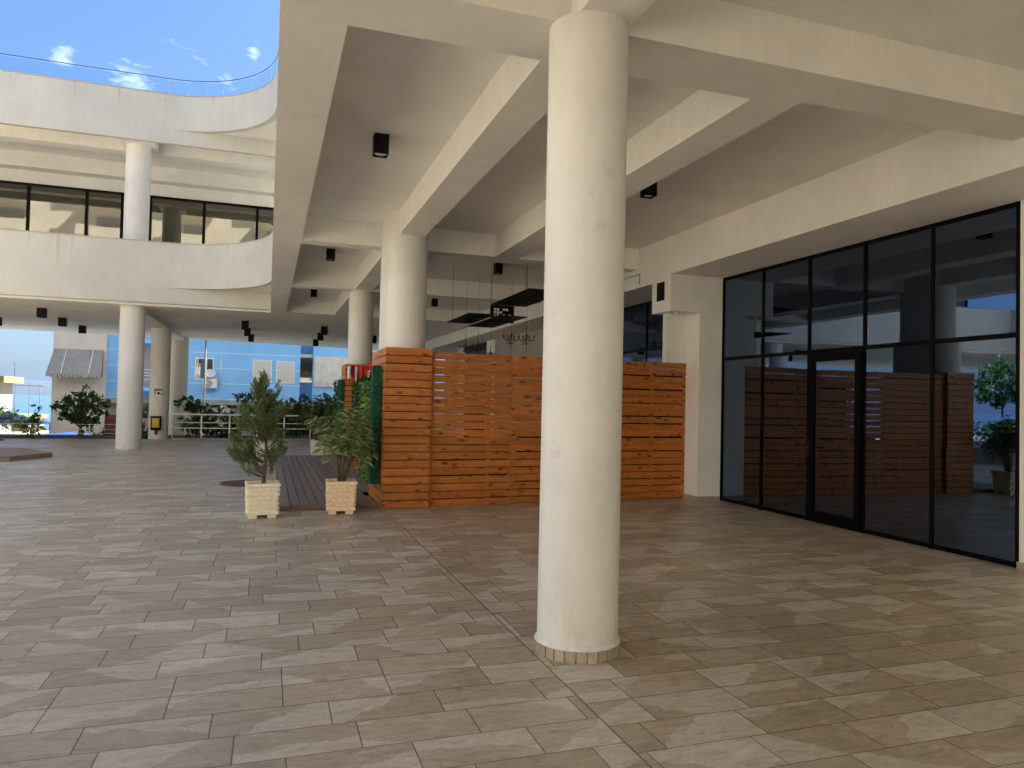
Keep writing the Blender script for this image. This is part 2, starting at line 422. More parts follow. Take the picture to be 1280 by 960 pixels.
def ground_mat():
    g = G('ground_earth'); p = g.pos()
    col = g.mix(g.ramp(g.noise(p, .08, 6, .6), [(.4, 0.), (.6, 1.)]), (.30, .27, .22), (.12, .14, .07))
    g.bsdf(col, .9, bump=g.noise(p, 6, 4), bs=.3, bd=.02)
    return g.m
M['ground'] = ground_mat()

# ------------------------------------------------------------------ mesh helpers
class MB:
    def __init__(s): s.v = []; s.f = []; s.r = []; s.sm = []; s.cur = 0.5
    def add(s, vs, fs, smooth=False, r=None):
        o = len(s.v); s.v += [tuple(p) for p in vs]
        s.r += [s.cur if r is None else r]*len(vs)
        for f in fs: s.f.append(tuple(i+o for i in f)); s.sm.append(smooth)
        return s
    def box(s, x0, x1, y0, y1, z0, z1, r=None, M4=None, ch=0):
        if ch:
            return s.cbox(x0, x1, y0, y1, z0, z1, ch, r, M4)
        vs = [Vector(p) for p in ((x0,y0,z0),(x1,y0,z0),(x1,y1,z0),(x0,y1,z0),(x0,y0,z1),(x1,y0,z1),(x1,y1,z1),(x0,y1,z1))]
        if M4: vs = [M4 @ p for p in vs]
        return s.add(vs, [(0,3,2,1),(4,5,6,7),(0,1,5,4),(1,2,6,5),(2,3,7,6),(3,0,4,7)], r=r)
    def cbox(s, x0, x1, y0, y1, z0, z1, c, r=None, M4=None):
        """box with chamfered edges"""
        bm = bmesh.new()
        bmesh.ops.create_cube(bm, size=1)
        for v in bm.verts:
            v.co = Vector((x0+(v.co.x+.5)*(x1-x0), y0+(v.co.y+.5)*(y1-y0), z0+(v.co.z+.5)*(z1-z0)))
        bmesh.ops.bevel(bm, geom=bm.edges[:], offset=c, segments=1, affect='EDGES', profile=.5)
        bm.verts.index_update()
        vs = [(M4 @ v.co) if M4 else v.co.copy() for v in bm.verts]
        fs = [tuple(v.index for v in f.verts) for f in bm.faces]
        bm.free()
        return s.add(vs, fs, r=r)
    def prism(s, pts, z0, z1, r=None):
        """polygon pts (ccw seen from above) extruded z0..z1"""
        n = len(pts)
        vs = [(p[0], p[1], z0) for p in pts] + [(p[0], p[1], z1) for p in pts]
        fs = [tuple(range(n-1, -1, -1)), tuple(range(n, 2*n))]
        for i in range(n): j = (i+1) % n; fs.append((i, j, n+j, n+i))
        return s.add(vs, fs, r=r)
    def wall(s, path, th, z0, z1):
        """strip wall following an xy path; thickness th to the left of travel"""
        L = []
        for i, p in enumerate(path):
            a = Vector(path[max(i-1, 0)]); b = Vector(path[min(i+1, len(path)-1)])
            t = (b-a).normalized(); n = Vector((-t.y, t.x))
            L.append((Vector(p), Vector(p)+n*th))
        for i in range(len(L)-1):
            a, b = L[i]; c, d = L[i+1]
            e0 = i == 0; e1 = i == len(L)-2
            vs = [(a.x,a.y,z0),(c.x,c.y,z0),(d.x,d.y,z0),(b.x,b.y,z0),(a.x,a.y,z1),(c.x,c.y,z1),(d.x,d.y,z1),(b.x,b.y,z1)]
            fs = [(0,3,2,1),(4,5,6,7),(0,1,5,4),(2,3,7,6)]
            if e0: fs.append((0,4,7,3))
            if e1: fs.append((1,2,6,5))
            s.add(vs, fs, smooth=False)
        return s
    def cyl(s, x, y, z0, z1, r0, r1=None, n=24, cap=True, sx=1, sy=1):
        r1 = r0 if r1 is None else r1
        vs = []
        for z, r in ((z0, r0), (z1, r1)):
            for i in range(n):
                a = 2*math.pi*i/n; vs.append((x+r*sx*math.cos(a), y+r*sy*math.sin(a), z))
        s.add(vs, [(i, (i+1) % n, n+(i+1) % n, n+i) for i in range(n)], smooth=True)
        if cap:
            o = len(s.v)-2*n
            s.f.append(tuple(o+i for i in range(n-1, -1, -1))); s.f.append(tuple(o+n+i for i in range(n))); s.sm += [False, False]
        return s
    def tube(s, path, rad, n=6):
        """swept round tube through points; rad number or list"""
        P = [Vector(p) for p in path]
        rs = rad if isinstance(rad, (list, tuple)) else [rad]*len(P)
        rings = []; up = Vector((0, 0, 1))
        for i, p in enumerate(P):
            t = (P[min(i+1, len(P)-1)]-P[max(i-1, 0)]).normalized()
            u = t.cross(up if abs(t.z) < .95 else Vector((1, 0, 0))).normalized(); w_ = t.cross(u)
            rings.append([p+(u*math.cos(2*math.pi*k/n)+w_*math.sin(2*math.pi*k/n))*rs[i] for k in range(n)])
        vs = [q for rg in rings for q in rg]; fs = []
        for i in range(len(P)-1):
            for k in range(n): fs.append((i*n+k, i*n+(k+1) % n, (i+1)*n+(k+1) % n, (i+1)*n+k))
        fs.append(tuple(range(n-1, -1, -1))); fs.append(tuple((len(P)-1)*n+k for k in range(n)))
        return s.add(vs, fs, smooth=True)
    def build(s, name, mat, parent=None, bevel=0):
        me = bpy.data.meshes.new(name); me.from_pydata(s.v, [], s.f); me.validate(verbose=False)
        if len(me.polygons) == len(s.sm): me.polygons.foreach_set('use_smooth', s.sm)
        if len(me.vertices) == len(s.r):
            at = me.attributes.new('rnd', 'FLOAT', 'POINT'); at.data.foreach_set('value', s.r)
        me.materials.append(mat)
        o = bpy.data.objects.new(name, me); COL.objects.link(o)
        if parent:
            o.parent = parent; o.matrix_parent_inverse = Matrix.Identity(4)
        if bevel:
            b = o.modifiers.new('bevel', 'BEVEL'); b.width = bevel; b.segments = 2; b.limit_method = 'ANGLE'
        return o

def tag(o, label=None, cat=None, group=None, kind=None):
    if label: o['label'] = label
    if cat: o['category'] = cat
    if group: o['group'] = group
    if kind: o['kind'] = kind
    return o
def thing(name, label, cat, loc=(0, 0, 0), rz=0, group=None):
    o = bpy.data.objects.new(name, None); COL.objects.link(o); o.empty_display_size = .2
    o.location = loc; o.rotation_euler = (0, 0, rz)
    return tag(o, label, cat, group)
def copy_tree(o, parent=None):
    c = o.copy(); COL.objects.link(c); c.parent = parent
    for ch in [x for x in o.children]: copy_tree(ch, c)
    return c

# ------------------------------------------------------------------ setting: ground, sea, hills
FLOOR_Y = 28.75
m = MB(); m.box(-30, 14, -26, FLOOR_Y, -.35, 0)
tag(m.build('terrace_floor', M['tile']), kind='structure')
# ground sheet: street level behind the terrace, falling away to the sea
def gz(x, y):
    if y < 70: return -1.75
    if y < 330: return -1.75 - (y-70)/260*27.5
    return -31.5
xs = [-3000, -800, -300, -120, -60, -30, -10, 10, 30, 60, 120, 300, 800, 3000]
ys = [-800, -200, -60, 0, 30, 45, 60, 70, 90, 120, 160, 200, 260, 330, 360]
m = MB()
vs = [(x, y, gz(x, y)) for y in ys for x in xs]; nx = len(xs)
m.add(vs, [(j*nx+i, j*nx+i+1, (j+1)*nx+i+1, (j+1)*nx+i) for j in range(len(ys)-1) for i in range(nx-1)])
tag(m.build('ground', M['ground']), kind='structure')
m = MB(); m.box(-40, 40, 36.2, 41.2, -1.80, -1.70)
tag(m.build('road', M['asphalt']), kind='structure')
m = MB(); m.box(-40, 40, 41.2, 42.0, -1.80, -1.58)
tag(m.build('pavement', M['concrete']), kind='structure')
m = MB(); m.add([(-30000, 340, -30), (30000, 340, -30), (30000, 9500, -30), (-30000, 9500, -30)], [(0, 1, 2, 3)])
tag(m.build('sea', M['sea']), kind='structure')
# far ridge across the bay
m = MB(); n1, n2 = 150, 10
vs = []
for j in range(n2):
    for i in range(n1):
        x = -9500 + 14000*i/(n1-1); t = j/(n2-1)
        env = 128 + 30*mnoise.noise(Vector((x/900, .3, 0))) + 12*mnoise.noise(Vector((x/260, 5, 0)))
        h = env*math.sin(math.pi*t)**.7 * (1+.25*mnoise.noise(Vector((x/400, j*.8, 2)))*(1-abs(2*t-1)))
        vs.append((x, 8600+1500*t, -33+(h+33)*1.0*(1 if 0 < j < n2-1 else 0)))
m.add(vs, [(j*n1+i, j*n1+i+1, (j+1)*n1+i+1, (j+1)*n1+i) for j in range(n2-1) for i in range(n1-1)], smooth=True)
tag(m.build('far_hills', M['hill']), kind='structure')

# haze
def haze():
    m = MB(); m.box(-31000, 31000, -900, 10800, -34.5, 190)
    g = G('haze_air'); pv = g.n('VolumePrincipled')
    pv.inputs['Color'].default_value = (.20, .32, .52, 1); pv.inputs['Density'].default_value = .00004
    pv.inputs['Anisotropy'].default_value = .0
    g.l(pv.outputs[0], g.out.inputs['Volume'])
    o = m.build('haze', g.m); tag(o, kind='stuff')
haze()

# ------------------------------------------------------------------ arcade building (overhead and to the right)
HB, HS = 4.08, 4.46          # beam soffit, slab soffit
AB = thing('arcade_building', 'white plastered building overhead with coffered beams and a dark glass front on the right', 'building', (0, 0, 0))
def beam(x0, x1, y0, y1, z0=HB, z1=HS, name='beam', mat=None, parent=AB):
    m = MB(); m.box(x0, x1, y0, y1, z0, z1); return m.build(name, mat or M['white'], parent)
XW = 7.40
# slab
m = MB(); m.box(.0, 14, -20, 22.45, HS, 4.9); m.build('ceiling_slab', M['slab'], AB)  # stretched rearward out of view to keep light off the right-hand floor
beam(.0, .43, -20, 22.45, name='edge_beam')
X0, X1, X2, X3 = (4.32, 4.87), (11.8, 12.12), (16.72, 17.08), (22.05, 22.45)
XR = 6.36
beam(.43, XR, *[4.32, 4.77])
beam(.43, 3.61, 4.77, 4.87)
beam(.43, XR, *X1); beam(.43, XR, *X2); beam(.43, XR, *X3)
beam(.43, XR, -3.0, -2.6); beam(.43, XR, -10.4, -10.0)
ax0, ax1 = 1.80, 2.18
beam(ax0, ax1, -2.6, 4.32); beam(ax0, ax1, 4.87, 11.8); beam(ax0, ax1, 12.12, 16.72); beam(ax0, ax1, 17.08, 22.05)
beam(3.61, 4.02, 4.77, 11.8)
# deep beam over the glass front
beam(XR, 14, -20, 10.66, 3.82, HS, 'deep_beam'); beam(XR, XW+.6, 10.66, 11.28, 3.20, HS, 'beam_drop')
beam(XR, XW+.6, 11.28, 22.45, 3.74, HS, 'deep_beam')
beam(XR, XW+.6, 22.45, 34.5, 3.74, 4.12, 'deep_beam')
# side column and near pillar, with skirting
m = MB(); m.box(6.93, XW+.6, 10.66, 11.12, 0, 3.20); sc = m.build('corner_pier', M['white'], AB)
m = MB(); m.box(6.918, XW-.001, 10.648, 11.12, 0, .075, r=.6); m.build('skirting', M['skirt'], sc)
m = MB(); m.box(6.49, 6.93, 10.99, 11.12, 2.345, 3.20); m.build('pier_nib', M['white'], AB)
m = MB(); m.box(XW-.03, XW+.6, -20, 5.43, 0, 3.82); sc = m.build('near_pier_blocking_wall', M['white'], AB)  # pier end of a wall added out of view to block light
m = MB(); m.box(XW-.045, XW+.5, -20, 5.445, 0, .075, r=.6); m.build('skirting', M['skirt'], sc)
# vent grille, small flush box and alarm lamp on the drop
m = MB(); m.box(XR-.012, XR-.001, 10.86, 11.10, 3.40, 3.72)
for k in range(7): m.box(XR-.02, XR-.012, 10.87, 11.09, 3.415+k*.043, 3.435+k*.043)
m.build('vent_grille', M['black'], AB)
m = MB(); m.box(XR-.02, XR-.001, 10.72, 10.98, 3.92, 4.10, ch=.004); m.build('junction_box', M['white'], AB)
m = MB(); m.cyl(XR+.25, 10.85, 3.15, 3.20, .035, .06, 16); m.build('ceiling_lamp', M['lens'], AB)
# conduit
m = MB(); m.tube([(XR-.02, 12.6, 3.98), (XR-.02, 11.72, 3.98), (XR-.02, 11.72, 3.80)], .012, 6); m.build('conduit', M['grey_metal'], AB)

def curtain_wall(y_list, z_mid, z_top, door_bay=None, yend=0, xw=XW):
    """glazing in the plane x = xw, facing -x; verticals at y_list"""
    fr = MB(); t = .02
    ya, yb = min(y_list), max(y_list)
    for y in y_list: fr.box(xw-.025, xw+.05, y-t, y+t, .0, z_top)
    segs = sorted(y_list)
    for a, b in zip(segs[:-1], segs[1:]):
        for z in (0.035, z_mid, z_top-.025): fr.box(xw-.023, xw+.048, a+t, b-t, z-.028, z+.028)
    f = fr.build('window_frame', M['frame'], AB)
    for a, b in zip(segs[:-1], segs[1:]):
        isdoor = door_bay and abs((a+b)/2-door_bay) < .3
        for z0, z1 in ((.063, z_mid-.028), (z_mid+.028, z_top-.053)):
            if isdoor and z0 < .1: continue
            m = MB()
            # each pane a hair out of plane so that reflections break at the mullions
            e = random.uniform(-.004, .004); e2 = random.uniform(-.003, .003)
            m.add([(xw-.01+e, a+t, z0), (xw-.01-e, b-t, z0), (xw-.01-e+e2, b-t, z1), (xw-.01+e+e2, a+t, z1),
                   (xw+.01+e, a+t, z0), (xw+.01-e, b-t, z0), (xw+.01-e+e2, b-t, z1), (xw+.01+e+e2, a+t, z1)],
                  [(0,3,2,1),(4,5,6,7),(0,1,5,4),(1,2,6,5),(2,3,7,6),(3,0,4,7)])
            m.build('glass_pane', M['glass'], f)
    if door_bay:
        a = max(y for y in segs if y < door_bay); b = min(y for y in segs if y > door_bay)
        d = MB(); s_ = .10
        z1 = z_mid-.028
        d.box(xw-.06, xw+.03, a+t, a+t+s_, .01, z1); d.box(xw-.06, xw+.03, b-t-s_, b-t, .01, z1)
        d.box(xw-.06, xw+.03, a+t+s_, b-t-s_, .01, .17); d.box(xw-.06, xw+.03, a+t+s_, b-t-s_, z1-.12, z1)
        do = d.build('door', M['frame'], AB, bevel=.004)
        m = MB(); m.box(xw-.02, xw, a+t+s_, b-t-s_, .17, z1-.12); m.build('glass_pane', M['glass'], do)
        m = MB(); yh = b-t-s_/2
        m.box(xw-.075, xw-.06, yh-.02, yh+.02, .92, 1.12); m.tube([(xw-.07, yh, 1.05), (xw-.12, yh, 1.05), (xw-.12, yh-.13, 1.05)], .009, 8)
        m.build('handle', M['black'], do)
curtain_wall([5.46, 6.49, 7.515, 8.545, 9.58, 10.63], 2.42, 3.82, door_bay=8.03)
curtain_wall([11.15, 12.2, 13.3, 14.4, 15.5, 16.6, 17.6], 2.75, 3.74)
m = MB(); m.box(XW-.06, XW+.5, 17.63, 24.6, 0, 3.74); m.build('side_wall', M['inner_wall'], AB)
m = MB(); m.box(XW-.12, XW-.06, 23.7, 24.55, 0, 3.74); m.build('pilaster', M['white'], AB)
curtain_wall([24.63, 26.2, 27.8], 2.75, 3.74)
m = MB(); m.box(XW-.1, XW+.5, 27.83, 28.6, 0, 3.74); m.build('pilaster', M['white'], AB)
# dark interior closing the glass front
m = MB(); m.box(XW+.6, XW+.8, 4.6, 34, 0, 3.74); m.build('inner_wall', M['inner_wall'], AB)
# storey above: parapet fascia on the court edge, floor, glazing and roof
def curve_pts(z=None, xa=-3.0, y0=22.9, yb=19.9, n=18):
    """fascia line from far left, bending into the court edge x = 0"""
    P = [(-26, y0+.0), (-12, y0), (xa, y0)]
    for i in range(1, n+1):
        a = math.pi/2*i/n
        P.append((xa+(0-xa)*math.sin(a), yb+(y0-yb)*math.cos(a)))
    return P
CP = curve_pts()
m = MB(); m.wall([(0, 19.9), (0, -20)], .14, HS, 5.96); m.build('parapet', M['fascia'], AB)
m = MB(); m.wall([(0, 19.9), (0, -20)], .14, 8.87, 10.28); m.build('roof_parapet', M['fascia'], AB)
m = MB(); m.box(.14, 14, -20, 23.055, 9.3, 9.7); m.build('roof_slab', M['slab'], AB)
m = MB(); m.box(4.4, 4.6, -20, 22.3, 4.9, 9.3); m.build('upper_wall', M['white'], AB)
for k in range(9):
    y = -6+k*3.1
    m = MB(); m.box(4.33, 4.4, y, y+2.5, 5.3, 8.25)
    wdw = m.build('window', M['frame'], AB)
    for q in range(2):
        m = MB(); m.box(4.31, 4.33, y+.06+q*1.22, y+1.22+q*1.22, 5.36, 8.19); m.build('pane', M['glass_up'], wdw)

# ------------------------------------------------------------------ terrace building (far side of the court)
TB = thing('terrace_building', 'white two-storey building across the court with curved balcony fascias and a band of dark windows', 'building', (0, 0, 0))
FO = .12
# lower fascia: curved part hangs lower than slab, straight strip runs on as a beam
m = MB(); m.wall([(p[0], p[1]) for p in CP][::-1][:], -.0001, 0, 0) if False else None
def fascia(name, zlo, zhi, lo_beam, mat, parent):
    m = MB()
    pts = CP
    # straight left part full depth
    left = [(-26, 22.9), (-3.0, 22.9)]
    m.wall(left, .16, lo_beam, zhi)
    m.wall(CP[2:], .16, zlo, zhi)
    return m.build(name, mat, parent)
f1 = fascia('balcony_fascia', 4.68, 5.96, 4.22, M['fascia'], TB)
f2 = fascia('roof_fascia', 9.28, 10.28, 8.87, M['fascia'], TB)
m = MB(); m.box(-3.0, -.003, 22.9, 23.06, 4.22, 4.68-.0); m.box(-3.0, -.003, 22.9, 23.06, 4.68, 4.9); m.build('balcony_beam', M['fascia'], TB)
m = MB(); m.box(-3.0, -.003, 22.9, 23.06, 8.87, 9.7); m.build('roof_beam', M['fascia'], TB)
# copings
for z, nm in ((5.96, 'coping'), (10.28, 'coping')):
    m = MB(); m.wall([(x, y-.02) for x, y in CP], .20, z, z+.03); m.build(nm, plain('coping_stone', (.42, .40, .36), .7), f1 if z < 7 else f2)
# slabs under the curve
cur = [(x, y) for x, y in CP[2:]]
inner = [(x+.0, y+.01) for x, y in cur]
poly = [(-2.99, 22.9)] + [(x, y) for x, y in cur[1:]] + [(-.003, 22.9)]
poly = [(min(x, -.003), y+.02) for x, y in poly]
m = MB(); m.prism(poly[::-1] if False else poly[::-1][::-1], 4.72, 4.9); m.build('balcony_slab', M['slab'], TB)
m = MB(); m.prism(poly, 9.32, 9.5); m.build('roof_slab', M['slab'], TB)
# flat undercroft ceiling, roof slab over the upper balcony
m = MB(); m.prism([(-26, 23.06), (14, 23.06-.0), (14, 39.0), (7.9, 38.4), (0, 36.5), (-10.5, 34.9), (-26, 34.6)], 4.15, 4.9); m.build('undercroft_ceiling', M['slab'], TB)
m = MB(); m.box(-.0, 6.36, 22.45, 23.06, 4.12, 4.9); m.build('undercroft_strip', M['slab'], TB)
m = MB(); m.box(-26, 14, 23.06, 34, 9.3, 9.7); m.build('roof_deck', M['slab'], TB)
m = MB(); m.box(-26, 8, 24.1, 24.5, 8.87, 9.3); m.build('ceiling_beam', M['white'], TB)
m = MB(); m.box(-26, 8, 26.9, 27.399, 8.82, 9.3); m.build('ceiling_beam', M['white'], TB)
# undercroft beam over the columns
m = MB(); m.box(-3.98, -3.5, 23.8, 34.6, 3.98, 4.15); m.build('undercroft_beam', M['white'], TB)
# upper back wall with strip windows
YU = 27.4; k = YU/26.5
wl = MB()
wl.box(-26, 8, YU, YU+.3, 8.41, 9.3); wl.box(-26, 8, YU, YU+.3, 4.9, 5.2)
wl.box(-4.84, -4.02, YU, YU+.3, 5.2, 8.41)
wl.build('upper_wall', M['white'], TB)
def strip_window(xs_, z0, z1):
    fr = MB(); t = .045
    for x in xs_: fr.box(x-t, x+t, YU-.06, YU+.05, z0, z1)
    for a, b in zip(xs_[:-1], xs_[1:]):
        fr.box(a+t, b-t, YU-.058, YU+.048, z0, z0+.08); fr.box(a+t, b-t, YU-.058, YU+.048, z1-.08, z1)
    f = fr.build('window', M['frame'], TB)
    for a, b in zip(xs_[:-1], xs_[1:]):
        e = random.uniform(-.006, .006)
        m = MB(); m.add([(a+t, YU-.01+e, z0+.08), (b-t, YU-.01-e, z0+.08), (b-t, YU-.01-e, z1-.08), (a+t, YU-.01+e, z1-.08),
                         (a+t, YU+.01+e, z0+.08), (b-t, YU+.01-e, z0+.08), (b-t, YU+.01-e, z1-.08), (a+t, YU+.01+e, z1-.08)],
                        [(0,1,2,3),(7,6,5,4),(0,4,5,1),(1,5,6,2),(2,6,7,3),(3,7,4,0)])
        m.build('pane', M['glass_up'], f)
strip_window([-19, -17.2, -15.4, -13.6, -11.5, -9.3, -7.6, -5.92, -4.86], 5.2, 8.41)
strip_window([-4.0, -2.3, -.55, 1.2], 5.2, 8.41)

# roof-edge glass railing following the curve
RG = thing('roof_railing', 'frameless glass railing with thin dark handrail along the curved roof edge', 'railing')
rp_ = [(x, y+.08) for x, y in CP[1:]] + [(0.08, 19.0), (0.08, 12), (.08, 4)]
rp_ = [(min(x, .08), y) for x, y in rp_]
m = MB(); m.tube([(x, y, 10.78) for x, y in rp_], .010, 6); m.build('handrail', M['black'], RG)
m = MB()
for x, y in [p for i, p in enumerate(rp_[1:-2]) if i % 2 == 0]+[(.08, 18-k*1.5) for k in range(9)]:
    m = MB(); m.box(x-.006, x+.006, y-.006, y+.006, 10.31, 10.77); m.build('post', M['grey_metal'], RG)
m = MB(); m.wall(rp_, .012, 10.33, 10.74); m.build('glass_panel', M['clear'], RG)

# ------------------------------------------------------------------ columns
def column(x, y, r, z0, z1, label, skirt=False, elong=0, n=64, rs=None):
    t = thing('round_column', label, 'column', (x, y, z0), 0, 'white round columns')
    h = z1-z0
    m = MB()
    if elong:
        # capsule plan: round front at y, run back by elong
        pts = []
        for i in range(n//2+1):
            a = math.pi + math.pi*i/(n//2); pts.append((r*math.cos(a), r*math.sin(a)))
        for i in range(n//2+1):
            a = math.pi*i/(n//2); pts.append((r*math.cos(a), elong+r*math.sin(a)))
        k = len(pts)
        vs = [(p[0], p[1], 0) for p in pts]+[(p[0], p[1], h) for p in pts]
        m.add(vs, [(i, (i+1) % k, k+(i+1) % k, k+i) for i in range(k)], smooth=True)
    else:
        # slight plaster unevenness
        rows = 26; vs = []
        for j in range(rows+1):
            z = h*j/rows
            for i in range(n):
                a = 2*math.pi*i/n
                rr = r*(1+.004*mnoise.noise(Vector((math.cos(a)*1.5+x, math.sin(a)*1.5+y, z*1.2))))
                vs.append((rr*math.cos(a), rr*math.sin(a), z))
        m.add(vs, [(j*n+i, j*n+(i+1) % n, (j+1)*n+(i+1) % n, (j+1)*n+i) for j in range(rows) for i in range(n)], smooth=True)
    m.build('shaft', M['column'], t)
    if skirt:
        m = MB(); K = 25; R0, R1 = r-.01, r+.018; g_ = .006
        for i in range(K):
            a0 = 2*math.pi*i/K+g_/R1; a1 = 2*math.pi*(i+1)/K-g_/R1
            q = [(R0*math.cos(a0), R0*math.sin(a0)), (R1*math.cos(a0), R1*math.sin(a0)), (R1*math.cos(a1), R1*math.sin(a1)), (R0*math.cos(a1), R0*math.sin(a1))]
            m.prism(q, .002, .074+random.uniform(-.002, .002), r=random.random())
        m.build('tile_skirting', M['skirt'], t)
        m = MB(); m.cyl(0, 0, .0, .070, r+.008, r+.008, 64); m.build('skirting_grout', M['concrete'], t)
        m = MB(); m.cyl(0, 0, .0745, .095, r+.017, r+.001, 64, cap=False); m.build('plaster_lip', M['column'], t)
    return t
c0 = column(1.955, 4.37, .262, 0, HB, 'thick white round column standing in the foreground on a ring of beige tiles', skirt=True)
column(1.98, 11.05, .30, 0, HS, 'white column rising out of the near slatted wood casing', elong=.75)
column(2.0, 17.05, .275, 0, HS, 'white column behind the red and white cloths, rising above the hedge-covered casing', elong=.1)
column(-3.81, 23.57, .335, 0, 4.9, 'freestanding white column left of the bin, carrying the balcony of the far building')
column(-3.81, 23.6, .335, 4.9, 8.95, 'upper-storey white column between the two bands of dark windows')
column(-3.73, 29.0, .33, 0, 4.1, 'white column carrying the yellow litter bin and a small square sign')
column(-3.70, 34.5, .36, -1.7, 4.1, 'white column standing lower down behind the white railing, right of the bin')
# upper capital on balcony
m = MB(); m.box(-4.25, -3.35, 23.06, 24.09, 8.875, 9.298); m.build('capital', M['white'], TB)

# ------------------------------------------------------------------ ceiling spotlights
def spot_proto(w_, h_, name='ceiling_spotlight'):
    t = thing(name, 'black cube spotlight', 'spotlight', group='black box spotlights on the ceilings')
    m = MB(); o = w_/2; th = .008
    m.box(-o, o, -o, -o+th, -h_, 0); m.box(-o, o, o-th, o, -h_, 0)
    m.box(-o, -o+th, -o+th, o-th, -h_, 0); m.box(o-th, o, -o+th, o-th, -h_, 0)
    m.box(-o+th, o-th, -o+th, o-th, -.02, 0)
    m.build('housing', M['black'], t, bevel=0)
    m = MB(); m.cyl(0, 0, -h_+.015, -h_+.03, o*.78, o*.78, 20); m.box(-o+th, o-th, -o+th, o-th, -h_+.031, -h_+.05)
    m.build('lens', M['lens'], t)
    return t
sp = spot_proto(.155, .215)
spots = [((1.08, 7.86, HS-.001), 'largest black box spotlight, in the first ceiling bay left of the foreground column'),
         ((1.06, 14.25, HS-.001), 'black box spotlight in the second ceiling bay beside the white edge beam'),
         ((1.06, 19.6, HS-.001), 'small black box spotlight in the third ceiling bay beside the white edge beam'),
         ((4.43, 14.25, HS-.001), 'black box spotlight on the ceiling above the hanging lattice panels'),
         ((4.36, 19.95, HS-.001), 'small black box spotlight just right of the column in the near wood casing'),
         ((4.5, 8.12, HS-.001), 'black box spotlight peeking from behind the beam right of the foreground column')]
for i, (p, lb) in enumerate(spots):
    o = sp if i == 0 else copy_tree(sp); o.location = p; o['label'] = lb
ur = [((-6.6, 25.45), 'left row of three under the far building, nearest'), ((-6.73, 28.35), 'left row of three, middle'), ((-6.76, 31.3), 'left row of three, farthest'),
      ((-8.95, 29.4), 'black box spotlight cut by the left border of the photo'),
      ((-.8, 26.1), 'x'), ((-.8, 28.8), 'x'), ((-.73, 31.7), 'x'), ((1.83, 26.6), 'x'), ((1.88, 29.3), 'x'), ((1.9, 32.6), 'x'),
      ((3.95, 29.4), 'x'), ((4.6, 26.6), 'x')]
ulab = ['nearest of the three black spotlights left of the bin column, under the far building',
        'middle one of the three black spotlights left of the bin column, under the far building',
        'farthest of the three black spotlights left of the bin column, over the awning',
        'black box spotlight cut by the left edge of the photo',
        'nearest spotlight of the trio above the blue house',
        'middle spotlight of the trio above the blue house shutters',
        'farthest spotlight of the trio above the blue house shutters',
        'nearest spotlight of the slanting trio beside the column with cloths',
        'middle spotlight of the slanting trio beside the column with cloths',
        'farthest spotlight of the slanting trio beside the column with cloths',
        'lower black spotlight seen between the two columns in wood casings',
        'black spotlight half hidden by the column in the near wood casing']
for i, ((p, _), lb) in enumerate(zip(ur, ulab)):
    o = copy_tree(sp); o.location = (p[0], p[1], 4.149); o.scale = (1.45, 1.45, 1.35); o['label'] = lb

# ------------------------------------------------------------------ slatted pine fence and casings
def slats(m, L, H, n, th=.021, gap=.012, x0=0, y=0, split=(), jit=.006):
    """n horizontal boards of length L along local x, thickness along y, front face at y"""
    ph = H/n
    for i in range(n):
        z0 = i*ph+gap*.5; z1 = (i+1)*ph-gap*.5
        cuts = [x0]+[x0+s_ for s_ in split]+[x0+L]
        for a, b in zip(cuts[:-1], cuts[1:]):
            r = random.random(); j = random.uniform(-jit, jit)*.4; tl = random.uniform(-.0022, .0022)
            ya = y+random.uniform(-.002, .002)
            Mx = Matrix.Translation((0, 0, j)) @ Matrix.Rotation(tl, 4, 'Y')
            m.cbox(a+.001, b-.001, ya, ya+th, z0, z1, .003, r=r, M4=Mx)
def casing(name, label, x, y, w_, d, H, n, rz=0):
    t = thing(name, label, 'wood casing', (x, y, 0), rz, 'pine column casings')
    m = MB(); slats(m, w_, H, n); m.build('slat_panel', M['pine'], t)
    m = MB(); slats(m, d, H, n, y=0)
    o = m.build('slat_panel', M['pine'], t); o.location = (0.0, d+.032, 0); o.rotation_euler = (0, 0, -math.pi/2)
    m = MB(); slats(m, d, H, n, y=0)
    o = m.build('slat_panel', M['pine'], t); o.location = (w_, .032, 0); o.rotation_euler = (0, 0, math.pi/2)
    m = MB(); m.box(.001, w_-.001, .0235, .030, .0, H-.02, r=.2); m.box(.03, .05, .031, d-.02, 0, H-.02, r=.2); m.box(w_-.05, w_-.03, .031, d-.02, 0, H-.02, r=.2)
    m.build('dark_gap_sheet', M['black'], t)  # added black sheets stop light showing through the casing slats
    return t
casing('wood_casing', 'orange pine slat casing around the column, left end of the slatted fence', 1.62, 10.66, .70, 1.45, 2.375, 20)
casing('wood_casing', 'farther pine slat casing with dark hedge on its front and cloths on top', 1.60, 16.3, .66, .9, 2.37, 20)
FT = thing('slat_fence', 'long orange pine fence of horizontal slats closing the arcade', 'fence', (2.323, 10.74, 0), math.atan2(.33, 4.7))
FL = 4.70
m = MB(); slats(m, FL, 2.34, 20, gap=.0125, split=(1.32, 2.75, 3.3), jit=.012); m.build('slat_panel', M['pine'], FT)
for px in (.04, .95, 1.32, 2.05, 2.75, 3.3, 3.95, 4.62):
    m = MB(); m.box(px-.025, px+.025, .024, .07, 0, 2.31, r=random.random()); m.build('post', M['pine'], FT)
# black sheets added behind the slats to make most gaps dark
m = MB(); m.box(1.45, 4.6, .074, .08, 0, 1.15); m.box(.08, 1.3, .074, .08, 0, .95); m.box(2.1, 4.6, .074, .08, 1.152, 2.2); m.build('dark_gap_sheet', M['black'], FT)

